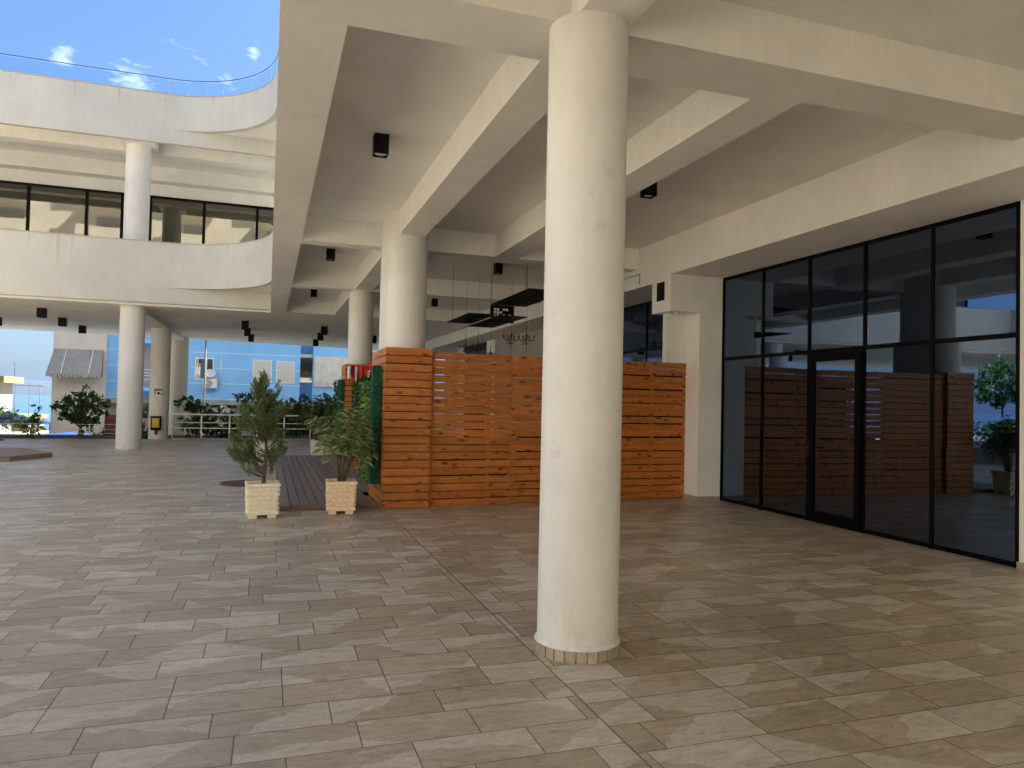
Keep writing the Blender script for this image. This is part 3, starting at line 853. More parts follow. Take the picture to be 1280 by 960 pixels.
# ------------------------------------------------------------------ deck
DK = thing('wood_deck', 'low weathered plank deck behind the two flower pots', 'deck', (0, 0, 0))
m = MB(); pw = .128; x = .22; 
while x < 6.3:
    y0 = 10.68 if x < 1.5 else 10.95
    if 1.5 <= x: y0 = 12.2 if x < 2.4 else 11.15
    m.box(x+.006, x+pw-.006, y0, 19.9, .055, .078, r=random.random()); x += pw
m.build('planks', M['deck'], DK)
m = MB(); m.box(.2, 1.6, 10.66, 10.69, 0, .054, r=.3); m.box(.2, .22, 10.69, 19.9, 0, .054, r=.5); m.box(.22, 6.3, 19.88, 19.9, 0, .054, r=.5)
m.build('edge_board', M['deck_edge'], DK)
m = MB(); m.box(.23, 6.3, 12.2, 19.87, .004, .05); m.build('under_deck_sheet', M['black'], DK)  # single black sheet below the planks; their gaps read dark

# low pine box between the casings
m = MB()
for kx in range(3): m.box(2.28, 3.3, 15.6+.001, 16.1, .08+kx*.1, .17+kx*.1, r=random.random())
tag(m.build('wood_step', M['pine']), 'low pine box standing on the deck at the foot of the hedge', 'wood box')

# ------------------------------------------------------------------ foliage tools
def quad_leaf(m, p, d, nrm, ln, wd, r, curl=.0):
    """pointed leaf: 4-vertex kite with a fold"""
    d = d.normalized(); s_ = d.cross(nrm)
    if s_.length < 1e-4: s_ = d.orthogonal()
    s_.normalize(); up = s_.cross(d)
    a = p; b = p+d*ln*.5+s_*wd*.5+up*curl*ln; c = p+d*ln; e = p+d*ln*.5-s_*wd*.5+up*curl*ln
    o = len(m.v); m.v += [tuple(a), tuple(b), tuple(c), tuple(e)]; m.r += [r]*4
    m.f += [(o, o+1, o+2, o+3)]; m.sm.append(False)
def rv():
    while True:
        v = Vector((random.uniform(-1, 1), random.uniform(-1, 1), random.uniform(-1, 1)))
        if .05 < v.length < 1: return v.normalized()
def leaf_face(m, cx, cz, y, n, w_, h_, size, axis='y'):
    pass

def ellip(c, r):
    while True:
        v = Vector((random.uniform(-1, 1), random.uniform(-1, 1), random.uniform(-1, 1)))
        if v.length < 1: break
    return Vector((c[0]+v.x*r[0], c[1]+v.y*r[1], c[2]+v.z*r[2])), v

# cast-stone pots with basket-weave relief
def pot(label, x, y, mat, w_=.44, h_=.46, rz=0, group='cast stone planters', detail=True):
    t = thing('flower_pot', label, 'planter', (x, y, 0), rz, group)
    b = w_*.43; tp = w_*.5; ft = .05
    m = MB()
    def ring(levels):
        vs = []
        for hw, z in levels: vs += [(-hw, -hw, z), (hw, -hw, z), (hw, hw, z), (-hw, hw, z)]
        fs = []
        for k_ in range(len(levels)-1):
            for i in range(4):
                j = (i+1) % 4; fs.append((k_*4+i, k_*4+j, k_*4+4+j, k_*4+4+i))
        return vs, fs
    lev = [(b*.9, ft), (b+.012, ft), (b+.014, ft+.035), (b-.004, ft+.05), (tp-.022, h_-.055), (tp-.002, h_-.045), (tp, h_-.012), (tp-.008, h_), (tp-.045, h_), (tp-.05, h_-.05), (.001, h_-.05)]
    vs, fs = ring(lev); fs.append((3, 2, 1, 0)); m.add(vs, fs)
    body = m.build('body', mat, t, bevel=.004)
    if detail:
        m = MB(); rows = 5; zlo, zhi = ft+.055, h_-.062
        for s_ in range(4):
            Rz = Matrix.Rotation(s_*math.pi/2, 4, 'Z')
            for i in range(rows):
                z0 = zlo+(zhi-zlo)*i/rows; z1 = zlo+(zhi-zlo)*(i+1)/rows
                hw0 = (b-.004)+(tp-.018-b)*(z0-ft-.05)/(h_-.105-ft)
                hw1 = (b-.004)+(tp-.018-b)*(z1-ft-.05)/(h_-.105-ft)
                K = 4; off_ = .5 if i % 2 else 0
                for q in range(-1, K+1):
                    a0 = max(-1, -1+(q+off_)*2/K+.06); a1 = min(1, -1+(q+1+off_)*2/K-.06)
                    if a1-a0 < .12: continue
                    g_ = .008; e = .019+random.uniform(-.004, .004)
                    mid = (a0+a1)/2
                    V = [(a0*hw0, -hw0+.004, z0+g_), (a1*hw0, -hw0+.004, z0+g_), (a1*hw1, -hw1+.004, z1-g_), (a0*hw1, -hw1+.004, z1-g_),
                         ((a0*.82+mid*.18)*hw0, -hw0-e, z0+g_+.007), ((a1*.82+mid*.18)*hw0, -hw0-e, z0+g_+.007), ((a1*.82+mid*.18)*hw1, -hw1-e, z1-g_-.007), ((a0*.82+mid*.18)*hw1, -hw1-e, z1-g_-.007)]
                    V = [Rz @ Vector(p) for p in V]
                    m.add(V, [(4,5,6,7),(0,1,5,4),(1,2,6,5),(2,3,7,6),(3,0,4,7)])
        m.build('basket_relief', mat, body)
    for sx in (-1, 1):
        for sy in (-1, 1):
            m = MB(); cx_, cy_ = sx*(b-.07), sy*(b-.07)
            m.cbox(cx_-.055, cx_+.055, cy_-.055, cy_+.055, 0.001, ft, .006); m.build('foot', mat, t)
    m = MB(); m.box(-tp+.052, tp-.052, -tp+.052, tp-.052, h_-.052, h_-.035); m.build('soil', M['soil'], t)
    return t

def cypress(x, y, z0, label):
    t = thing('cypress_shrub', label, 'conifer', (x, y, z0))
    tr = MB()
    axis = [Vector((0, 0, -.05)), Vector((.015, 0, .2)), Vector((.03, .01, .42)), Vector((.02, 0, .75)), Vector((0, 0, 1.05)), Vector((-.005, 0, 1.36))]
    tr.tube(axis, [.028, .024, .020, .014, .009, .004], 8)
    lobes = [((-.06, 0, .80), (.25, .22, .20), 190), ((.09, .0, .84), (.17, .18, .18), 90), ((-.16, 0, .98), (.15, .14, .14), 70), ((.06, 0, 1.06), (.19, .16, .17), 110),
             ((-.02, 0, 1.22), (.13, .12, .15), 80), ((.10, 0, 1.26), (.09, .09, .11), 34), ((-.09, 0, 1.33), (.07, .07, .09), 26), ((-.02, 0, 1.42), (.045, .045, .09), 26),
             ((-.27, -.02, .80), (.10, .10, .12), 40), ((.22, 0, .98), (.07, .08, .10), 24),
             ((-.27, -.05, .44), (.16, .15, .14), 150), ((-.16, -.02, .28), (.15, .13, .14), 100), ((-.33, -.05, .56), (.08, .1, .10), 30), ((.19, .0, .46), (.11, .10, .09), 60), ((.10, .03, .34), (.08, .10, .10), 34), ((.05, .05, .16), (.08, .10, .10), 26), ((.12, 0, .64), (.14, .13, .12), 60), ((-.10, 0, .60), (.14, .12, .10), 50)]
    m = MB()
    def axis_at(z):
        for a, b in zip(axis[:-1], axis[1:]):
            if a.z <= z <= b.z: return a.lerp(b, (z-a.z)/(b.z-a.z))
        return axis[-1].copy()
    for c, r, n in lobes:
        for i in range(n):
            p, v = ellip(c, r)
            if v.length < .35 or mnoise.noise(p*7) < -.12: continue
            base = axis_at(max(.1, min(1.3, p.z-.10-.3*math.hypot(p.x, p.y))))
            out = (p-base); out.z = max(out.z, .02)
            d = (out.normalized()+Vector((0, 0, .75))+rv()*.35).normalized()
            if random.random() < .14 and out.length > .08:
                tr.tube([base, base.lerp(p, .55)+Vector((0, 0, -.015)), p], [.006, .004, .002], 4)
            # a feathery spray
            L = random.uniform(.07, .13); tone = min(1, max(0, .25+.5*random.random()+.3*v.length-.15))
            side0 = rv(); tw = random.randint(6, 8)
            for q in range(tw):
                f = q/(tw-1); o_ = p+d*L*(f-.4)
                for sgn in (-1, 1):
                    sd_ = d.cross(side0).normalized()*sgn
                    dd = (d*1.1+sd_*random.uniform(.5, 1.0)+rv()*.25).normalized()
                    ll = .062*(1-.5*f)*random.uniform(.7, 1.2)
                    quad_leaf(m, o_, dd, rv(), ll, .011, min(1, max(0, tone+random.uniform(-.15, .15))))
            quad_leaf(m, p+d*L*.5, d, rv(), .05, .010, tone)
    tr.build('trunk', M['bark'], t); m.build('foliage', M['cedar'], t)
    return t

def oleander(x, y, z0, label, H=1.15, spread=.45, stems=34, mat='oleander', leaf=(.095, .013), per=16):
    t = thing('oleander_shrub', label, 'shrub', (x, y, z0))
    st = MB(); m = MB()
    for i in range(stems):
        a = random.uniform(0, 2*math.pi); q = random.random()**.6
        h = H*random.uniform(.45, 1)*(1-.22*q); sp_ = spread*q*random.uniform(.7, 1.1)
        p0 = Vector((math.cos(a)*.05*random.random(), math.sin(a)*.05*random.random(), -.03))
        p3 = Vector((math.cos(a)*sp_, math.sin(a)*sp_*.9, h))
        p1 = p0.lerp(p3, .35)+Vector((0, 0, .06)); p1.x *= .7; p1.y *= .7
        p2 = p0.lerp(p3, .7)+Vector((0, 0, .05))
        st.tube([p0, p1, p2, p3], [.008, .007, .005, .003], 5)
        pts = [p0, p1, p2, p3]
        nl = int(per*random.uniform(.8, 1.6)); tone0 = random.random()*.6
        for k_ in range(nl):
            f = 1-(k_/nl)**1.3*.52
            seg = f*3; s_ = min(2, int(seg)); pp = pts[s_].lerp(pts[s_+1], seg-s_)
            td = (pts[s_+1]-pts[s_]).normalized()
            sd_ = td.cross(rv()).normalized()
            d = (td*random.uniform(.2, .9)+sd_*1.0+Vector((0, 0, -.25*random.random()))).normalized()
            L = leaf[0]*random.uniform(.65, 1.25); wd = leaf[1]*random.uniform(.8, 1.2)
            r = min(1, max(0, tone0+random.uniform(-.1, .5)))
            # two-segment drooping leaf
            nrm = Vector((0, 0, 1))+rv()*.5
            s2 = d.cross(nrm).normalized(); tip = pp+d*L+Vector((0, 0, -L*random.uniform(.0, .45))); mid = pp+d*L*.55
            o = len(m.v); m.v += [tuple(pp), tuple(mid+s2*wd*.5), tuple(tip), tuple(mid-s2*wd*.5)]; m.r += [r]*4
            m.f += [(o, o+1, o+2), (o, o+2, o+3)]; m.sm += [False, False]
    st.build('stems', M['stem'], t); m.build('leaves', M[mat], t)
    return t

pot('cream basket-weave planter holding the small cypress', -.035, 10.27, M['pot_cream'], rz=R(3))
cypress(-.03, 10.27, .42, 'small ragged cypress with lopsided lower branches, growing in the cream planter')
pot('peach basket-weave planter holding the oleander', 1.01, 10.43, M['pot_peach'], rz=R(-4), w_=.43, h_=.455)
oleander(1.01, 10.43, .42, 'bushy oleander with long narrow leaves in the peach planter', H=1.14, spread=.52, stems=48, leaf=(.155, .0135), per=22)
pot('white planter standing at the far end of the deck, left of the hedge', 1.40, 20.65, M['pot_white'], w_=.52, h_=.44, detail=True)
pot('white planter seen behind the cypress trunk', -.03, 20.75, M['pot_white'], w_=.52, h_=.44, detail=True)
oleander(1.32, 20.65, .40, 'round leafy shrub in the far white planter left of the hedge', H=1.35, spread=.68, stems=60, mat='shrub', leaf=(.15, .035), per=16)
oleander(-.03, 20.75, .40, 'low leafy shrub in the white planter hidden behind the cypress', H=.95, spread=.5, stems=40, mat='shrub', leaf=(.12, .03), per=14)

# artificial hedge panels
def hedge_panel(label, loc, rz, L, H, n, lime, th=.07, drop=0):
    t = thing('artificial_hedge', label, 'artificial hedge', loc, rz, 'artificial hedge panels')
    m = MB(); m.box(L-.12, L, 0, th, 0, H); m.box(0, L-.1205, 0, th, 0, H-drop)
    for i in range(int(th*H*9000)):      # shaggy net texture on the end faces
        xx = random.choice((0, L)); sg = 1 if xx else -1; p = Vector((xx, random.uniform(-.01, th+.01), random.uniform(0, H)))
        quad_leaf(m, p, Vector((sg*random.uniform(.3, 1), random.uniform(-1, 1), random.uniform(-1, .6))), rv(), random.uniform(.015, .04), .014, random.random())
    for i in range(int(L*H*60)+20):      # fringe of net tufts on the edges
        z = random.uniform(0, H); xx = random.choice((0, L)); p = Vector((xx, random.uniform(0, th), z))
        quad_leaf(m, p, Vector(((1 if xx else -1)*.6, random.uniform(-.6, .6), random.uniform(-.8, .8))), rv(), random.uniform(.02, .05), .02, .5)
    m.build('net_backing', M['net'], t)
    m = MB(); ml = MB()
    for i in range(n):
        p = Vector((random.uniform(-.01, L+.01), -random.uniform(0, .07), random.uniform(0, H-drop)))
        cl = mnoise.noise(Vector((p.x*3, p.z*2.2, loc[1])))
        tgt = ml if cl+random.uniform(-.25, .25) > lime else m
        d = Vector((random.uniform(-1, 1), -random.uniform(.1, 1), random.uniform(-1, .5)))
        quad_leaf(tgt, p, d, Vector((0, -1, .4))+rv()*.6, random.uniform(.05, .10), random.uniform(.025, .045), random.random(), curl=.08)
    m.build('leaves', M['ivy'], t); ml.build('lime_leaves', M['ivy_lime'], t)
    return t
# left face of the near casing (leaves face the entrance)
hp = hedge_panel('artificial hedge panel with teal net edge, hung left of the near wood casing', (1.475, 12.05, .34), -math.pi/2, 1.15, 1.76, 900, -.05, th=.125, drop=.22)
hedge_panel('dark green artificial hedge covering the front of the farther casing', (1.78, 16.28, .30), 0, .62, 1.82, 1500, .28, th=.02)
hedge_panel('narrow artificial hedge strip hung left of the farther casing', (1.50, 16.95, .30), -math.pi/2, .62, 1.72, 500, .4, th=.08)

# red and white cloths on a string above the far hedge
BT = thing('bunting', 'red and white cloths tied along the top of the hedge between the two casings', 'cloths', (0, 0, 0))
def cloth(x0, x1, ztop, zbot, y, mat, name='cloth'):
    m = MB(); K, J = 7, 6; vs = []
    ph = random.uniform(0, 6)
    for sgn in (0, .006):
        for j in range(J+1):
            for i in range(K+1):
                f = i/K; g_ = j/J
                xx = x0+(x1-x0)*(f*(1-.25*g_)+.12*g_*math.sin(ph))
                vs.append((xx, y+.03*math.sin(f*9+ph)*(.3+g_)+sgn, ztop+(zbot-ztop)*g_*(1+.10*math.sin(f*7+ph))))
    n_ = (K+1)*(J+1)
    fs = []
    for j in range(J):
        for i in range(K):
            a = j*(K+1)+i; fs.append((a, a+1, a+K+2, a+K+1)); fs.append((n_+a, n_+a+K+1, n_+a+K+2, n_+a+1))
    for j in range(J):
        a = j*(K+1); fs.append((a, a+K+1, n_+a+K+1, n_+a)); b = a+K; fs.append((b, n_+b, n_+b+K+1, b+K+1))
    m.add(vs, fs, smooth=True); return m.build(name, mat, BT)
cloth(1.63, 1.72, 2.31, 2.05, 16.15, M['white_cloth']); cloth(1.70, 1.76, 2.32, 2.10, 16.12, M['dark_cloth']); cloth(1.74, 1.86, 2.32, 2.03, 16.14, M['red'])
cloth(1.79, 1.84, 2.30, 2.0, 16.10, M['white_cloth']); cloth(1.86, 2.02, 2.32, 2.05, 16.12, M['red']); cloth(1.99, 2.13, 2.33, 2.10, 16.15, M['red'])
cloth(2.05, 2.13, 2.24, 2.08, 16.10, M['white_cloth']); cloth(2.08, 2.20, 2.42, 2.14, 16.13, M['red']); cloth(2.13, 2.2, 2.47, 2.33, 16.1, M['red'])
m = MB(); m.tube([(1.55, 16.2, 2.33), (1.9, 16.14, 2.34), (2.2, 16.1, 2.42), (2.3, 15.2, 2.44), (2.2, 12.2, 2.36)], .006, 5); m.build('string', M['red'], BT)

# rusty round cover on the floor
t = thing('drain_cover', 'round rust-brown cover in the floor left of the cypress pot', 'drain cover', (-.30, 14.2, 0))
m = MB(); m.cyl(0, 0, .001, .012, .47, .46, 48); m.build('plate', M['rust'], t)
m = MB(); m.cyl(0, 0, .001, .016, .50, .50, 48, cap=False); m.cyl(0, 0, .0125, .016, .44, .44, 48, cap=False); m.build('rim', M['rust'], t)

# ------------------------------------------------------------------ hanging lattice panels and chandeliers
def lattice(label, pieces, wires):
    t = thing('hanging_lattice_panel', label, 'hanging lamp panel', (0, 0, 0), 0, 'black cut-out panels hung from the ceiling')
    for (x0, x1, y0, y1, z0, z1) in pieces:
        m = MB(); th = .012
        # perforated sheet: random irregular cells left open
        if z1-z0 < .05:
            A, B = (x1-x0), (y1-y0); nu, nv = max(2, int(A/.09)), max(2, int(B/.09))
            for i in range(nu):
                for j in range(nv):
                    a0 = x0+A*i/nu; b0 = y0+B*j/nv; a1 = a0+A/nu; b1 = b0+B/nv
                    if random.random() < .62 or i in (0, nu-1) or j in (0, nv-1): m.box(a0, a1, b0, b1, z0, z0+th)
                    else:
                        m.box(a0, a1, b0, b0+.02, z0, z0+th); m.box(a0, a0+.02, b0+.02, b1, z0, z0+th)
        else:
            A, B = (x1-x0), (z1-z0); nu, nv = max(2, int(A/.06)), max(2, int(B/.06))
            for i in range(nu):
                for j in range(nv):
                    a0 = x0+A*i/nu; b0 = z0+B*j/nv; a1 = a0+A/nu; b1 = b0+B/nv
                    if random.random() < .5 or i in (0, nu-1) or j in (0, nv-1): m.box(a0, a1, y0, y0+th, b0, b1)
                    else:
                        m.box(a0, a1, y0, y0+th, b0, b0+.012); m.box(a0, a0+.012, y0, y0+th, b0+.012, b1)
        m.build('cut_out_sheet', M['black'], t)
    for (x, y, z) in wires:
        m = MB(); m.tube([(x, y, z), (x, y, HS)], .004, 5); m.build('wire', M['black'], t)
    return t
lattice('flat black cut-out panel hanging lowest and farthest left above the fence', [(3.62, 4.18, 13.5, 15.3, 3.30, 3.31)], [(3.65, 14.9, 3.31), (4.1, 13.6, 3.31)])
lattice('long folded black cut-out panel stepping up toward the foreground column', [(4.2, 4.80, 13.4, 15.7, 3.28, 3.29), (4.42, 4.95, 14.7, 14.7, 3.29, 3.66), (4.42, 5.2, 12.3, 14.68, 3.66, 3.67), (4.42, 4.43, 12.3, 14.6, 3.60, 3.61)], [(4.45, 12.5, 3.67), (5.1, 14.4, 3.67)])
def chandelier(x, y, z, label, s_=1):
    t = thing('chandelier', label, 'chandelier', (x, y, z), 0, 'small wire chandeliers')
    m = MB(); m.tube([(0, 0, .0), (0, 0, HS-z)], .0028, 5); m.build('wire', M['black'], t)
    m = MB(); m.tube([(0, 0, -.28), (0, 0, .22)], [.006, .008], 6); m.cyl(0, 0, -.03, .03, .02, .03, 10); m.cyl(0, 0, .03, .10, .03, .01, 10)
    m.tube([(0, 0, -.28), (0, 0, -.75)], .003, 4)
    m.build('stem', M['copper'], t)
    for k_ in range(8):
        a = 2*math.pi*k_/8; c, s2 = math.cos(a)*s_, math.sin(a)*s_
        m = MB(); m.tube([(0, 0, -.02), (c*.09, s2*.09, -.09), (c*.17, s2*.17, -.06), (c*.19, s2*.19, .0)], .006, 5)
        m.cyl(c*.19, s2*.19, 0, .012, .022, .025, 8); m.cyl(c*.19, s2*.19, .012, .055, .008, .008, 6)
        m.build('arm', M['copper'], t)
    m = MB()
    for k_ in range(6):
        a = 2*math.pi*k_/6; m.tube([(0, 0, -.12), (math.cos(a)*.10, math.sin(a)*.10, -.17), (math.cos(a)*.11, math.sin(a)*.11, -.12)], .005, 4)
    m.build('lower_tier', M['copper'], t)
chandelier(5.33, 16.0, 3.12, 'small dark chandelier hanging above the fence, left one of the pair by the foreground column')
chandelier(5.71, 16.0, 3.13, 'small brassy chandelier hanging above the fence, right next to the foreground column')
chandelier(4.24, 16.0, 2.82, 'low chandelier under the flat panel, nearest the wood casing', .7)
chandelier(4.53, 16.0, 2.86, 'low chandelier in front of the far dark window', .7)
chandelier(4.90, 16.2, 2.70, 'low chandelier beside the pale pilaster, half hidden by the fence', .7)

# ------------------------------------------------------------------ far terrace edge: kerb, railings, bin, sign
m = MB(); m.box(-14, -4.4, 28.76, 29.25, -.3, .07); tag(m.build('planter_kerb', plain('dark_kerb', (.05, .05, .045), .8)), 'low dark kerb along the terrace edge left of the bin column', 'kerb')
m = MB(); m.box(-14, 9, 29.26, 34.0, -1.9, -.12); tag(m.build('planting_bed', M['soil']), kind='structure')
m = MB(); m.box(-3.2, 9, 28.76, 28.95, -.3, .03); tag(m.build('terrace_kerb', M['concrete']), 'pale concrete kerb under the white railing', 'kerb')
RL = thing('railing', 'white tubular railing at the far edge of the terrace behind the cypress', 'railing', (0, 28.85, 0))
for i in range(9):
    x = -3.25+i*.965
    m = MB(); m.tube([(x, 0, .0), (x, 0, .88)], .028, 8); m.build('post', M['rail'], RL)
m = MB(); m.tube([(-3.4, 0, .90), (4.6, 0, .90)], .026, 8); m.build('top_rail', M['rail'], RL)
m = MB(); m.tube([(-3.4, 0, .40), (4.6, 0, .40)], .016, 8); m.build('middle_rail', M['rail'], RL)
m = MB(); m.tube([(-3.4, 0, .60), (4.6, 0, .60)], .012, 8); m.build('middle_rail', M['rail'], RL)
RL2 = thing('railing', 'thin pale wire railing behind the leafy tree left of the bin column', 'railing', (0, 29.3, 0))
for i in range(6):
    x = -12.6+i*1.65
    m = MB(); m.tube([(x, 0, .05), (x, 0, .50)], .018, 6); m.build('post', M['rail'], RL2)
for z in (.48, .30, .15):
    m = MB(); m.tube([(-13, 0, z), (-4.3, 0, z)], .010, 6); m.build('rail', M['rail'], RL2)
t = thing('litter_bin', 'yellow litter bin in a black frame fixed to the column', 'bin', (-3.76, 28.62, 0))
m = MB(); m.box(-.17, .17, -.10, -.02, .32, .80, ch=.01); m.build('frame', M['black'], t)
m = MB(); m.box(-.03, .03, -.05, .0, .16, .319); m.build('bracket', M['black'], t)
m = MB(); m.cbox(-.12, .12, -.16, -.101, .42, .76, .01); m.build('bucket', M['yellow'], t)
m = MB(); m.cbox(-.19, .19, -.18, 0, .801, .825, .004); m.build('lid', M['black'], t)
t = thing('wall_sign', 'small white square sign with a dark pictogram on the column above the bin', 'sign', (-3.72, 28.645, 0))
m = MB(); m.box(-.14, .14, -.015, -.003, 1.50, 1.80); m.build('plate', M['white_cloth'], t)
m = MB(); m.box(-.13, .13, -.019, -.0155, 1.74, 1.79); m.box(-.13, -.10, -.019, -.0155, 1.60, 1.739); m.cyl(.0, -.017, 1.6, 1.68, .03, .05, 10); m.box(.05, .12, -.019, -.0155, 1.60, 1.63); m.box(.11, .13, -.019, -.0155, 1.52, 1.739)
m.build('pictogram', M['black'], t)
# low platform at the left
m = MB(); m.prism([(-12, 17.4), (-5.55, 19.35), (-5.0, 20.6), (-6.1, 22.3), (-12, 22.3)], 0.001, .115)
tag(m.build('platform', plain('platform_stone', (.26, .20, .15), .7, 0, .2, 9), bevel=.01), 'low brown platform edge at the left border of the floor', 'platform')
t = thing('bistro_table', 'dark round pedestal table standing near the terrace edge at far left', 'table', (-8.35, 27.6, 0))
m = MB(); m.cyl(0, 0, .70, .73, .45, .45, 32); m.build('tabletop', M['black'], t)
m = MB(); m.cyl(0, 0, .02, .70, .05, .05, 12); m.build('leg', M['grey_metal'], t)
m = MB(); m.cyl(0, 0, .001, .03, .26, .24, 24); m.build('base', M['black'], t)

# ------------------------------------------------------------------ garden shrubs and trees
def leafy(name, label, x, y, z0, lobes, trunk_h, leaf, n, mat, cat='tree', lsz=(.6, 1.3), trunks=1, group='shrubs behind the terrace railing', tr=.05):
    t = thing(name, label, cat, (x, y, z0), 0, group)
    tm = MB(); m = MB()
    top = Vector((lobes[0][0][0]*.3, 0, trunk_h))
    tot = sum(l[1][0]*l[1][1]*l[1][2] for l in lobes)
    for k_ in range(trunks):
        b = Vector((random.uniform(-.12, .12)*(trunks > 1), random.uniform(-.1, .1)*(trunks > 1), -.02))
        tm.tube([b, b.lerp(top, .5)+Vector((random.uniform(-.04, .04), 0, 0)), top], [tr, tr*.8, tr*.6], 7)
        for c, r in lobes:
            c = Vector(c)
            for q in range(3):
                e = c+Vector((random.uniform(-.6, .6)*r[0], random.uniform(-.6, .6)*r[1], random.uniform(-.2, .6)*r[2]))
                mid = top.lerp(e, .5)+Vector((0, 0, .08*random.random()))
                tm.tube([top-Vector((0, 0, .1)), mid, e], [tr*.5, tr*.3, tr*.12], 5)
    for c, r in lobes:
        k_ = int(n*(r[0]*r[1]*r[2])/tot); nc = max(6, k_//14)
        cl = [ellip(c, r) for _ in range(nc)]
        for i in range(k_):
            p, v = random.choice(cl)
            p = p+rv()*random.uniform(.02, .17)*max(r)
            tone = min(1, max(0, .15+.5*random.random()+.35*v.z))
            d = (v*.7+rv()+Vector((0, 0, -.35)))
            quad_leaf(m, p, d, Vector((0, 0, 1))+rv()*.7, leaf*random.uniform(*lsz), leaf*.62*random.uniform(.8, 1.2), tone, curl=.06)
    tm.build('trunk', M['bark'], t); m.build('crown', M[mat], t)
    return t
leafy('fig_tree', 'broad-leaved dark green tree behind the terrace edge left of the bin column', -6.45, 30.1, -.12,
      [((0, 0, 1.15), (.62, .5, .55)), ((-.35, 0, 1.35), (.5, .4, .4)), ((.55, 0, 1.2), (.5, .4, .45)), ((.1, 0, 1.75), (.45, .35, .25)), ((-.75, 0, .95), (.35, .3, .25)), ((.2, 0, .55), (.5, .4, .3))],
      .55, .17, 1250, 'shrub', trunks=3)
specs = [('young dark shrub right of the pedestal table', -7.95, 29.9, [((0, 0, .5), (.35, .3, .5)), ((.1, 0, .95), (.2, .2, .35))], .10, 420, 'shrub'),
         ('sunlit yellow-green bush above the pedestal table', -11.6, 38.6, [((0, 0, .45), (1.3, .7, .55)), ((1.3, 0, .25), (.6, .5, .4)), ((-.3, 0, .9), (.6, .5, .35))], .12, 1500, 'shrub_bright'),
         ('low dark bush at the foot of the fig tree', -5.6, 29.7, [((0, 0, .22), (.35, .3, .2))], .08, 300, 'shrub'),
         ('dark shrub between the first two columns', -4.55, 31.0, [((0, 0, .7), (.4, .4, .7))], .13, 420, 'shrub'),
         ('dark green shrub behind the railing right of the lower column', -2.55, 30.4, [((0, 0, .8), (.6, .4, .75)), ((-.3, 0, 1.35), (.5, .4, .35))], .13, 900, 'shrub'),
         ('dark shrub behind the railing left of the cypress', -1.55, 30.3, [((0, 0, .45), (.7, .4, .4)), ((.2, 0, .9), (.35, .3, .3))], .13, 700, 'shrub'),
         ('tall dark tree rising behind the cypress', -.25, 30.8, [((0, 0, .9), (.8, .5, .7)), ((-.3, 0, 1.5), (.8, .4, .35)), ((.4, 0, 1.3), (.6, .4, .4))], .15, 1500, 'shrub'),
         ('dark shrub behind the railing right of the cypress', 1.15, 30.6, [((0, 0, .8), (.7, .45, .7)), ((.1, 0, 1.45), (.5, .4, .35))], .14, 1200, 'shrub'),
         ('dark tree behind the railing, in front of the cream awning', 2.35, 31.0, [((0, 0, 1.0), (.8, .5, .7)), ((.2, 0, 1.7), (.35, .3, .4))], .14, 1300, 'shrub'),
         ('dark shrub behind the hedge-covered casing', 3.7, 30.9, [((0, 0, .9), (.8, .5, .8))], .15, 900, 'shrub'),
         ('low shrub behind the railing under the window unit', -2.0, 31.9, [((0, 0, .6), (.8, .5, .5))], .14, 700, 'shrub')]
for lb, x, y, lo, lf, n, mt in specs:
    leafy('garden_shrub', lb, x, y, -.12, lo, .3, lf*1.15, n, mt, cat='shrub', trunks=2, tr=.03)
# planting at the court's left, outside the frame but mirrored in the glass front
leafy('potted_tree', 'ball-headed tree mirrored in the last pane of the glass front', -6.6, 16.4, .5, [((0, 0, 2.0), (.85, .8, .75))], 1.3, .13, 2200, 'ivy', group='court trees', tr=.05, trunks=1)
m = MB(); m.box(-9.2, -6.0, 15.9, 17.0, 0.001, .45); HD = thing('hedge_planter', 'long planter box with clipped dark hedge mirrored in the last pane', 'hedge', (0, 0, 0))
m.build('box', M['concrete'], HD)
m = MB()
for i in range(2600):
    p = Vector((random.uniform(-9.2, -6.0), random.uniform(15.9, 17.0), random.uniform(.45, 1.25)))
    quad_leaf(m, p, rv(), rv(), .11, .06, random.random()*.6)
m.build('leaves', M['shrub'], HD)

# ------------------------------------------------------------------ blue apartment house across the street
YB = 42.0
BH = thing('apartment_house', 'light blue apartment house with white shutters and a beige end bay across the street', 'building', (0, 0, 0))
m = MB(); m.box(-7.91, 1.65, YB, YB+10, 1.35, 12.5); m.box(2.34, 22, YB-.0, YB+10, 1.35, 12.5); m.build('wall', M['blue_wall'], BH)
m = MB(); m.box(1.65, 2.34, YB+.5, YB+10, 1.35, 12.5); m.build('recess_wall', M['blue_dark'], BH)
m = MB(); m.box(-10.3, 22, YB+.1, YB+9.8, -1.8, 1.35); m.build('ground_floor_wall', M['grey_wall'], BH)
m = MB(); m.box(-10.3, -7.911, YB-.15, YB+10, -1.8, 12.5); m.build('end_bay', M['cream_wall'], BH)
m = MB(); m.box(-7.9, 22, YB-.35, YB-.001, 1.12, 1.35); m.build('ledge', M['concrete'], BH)
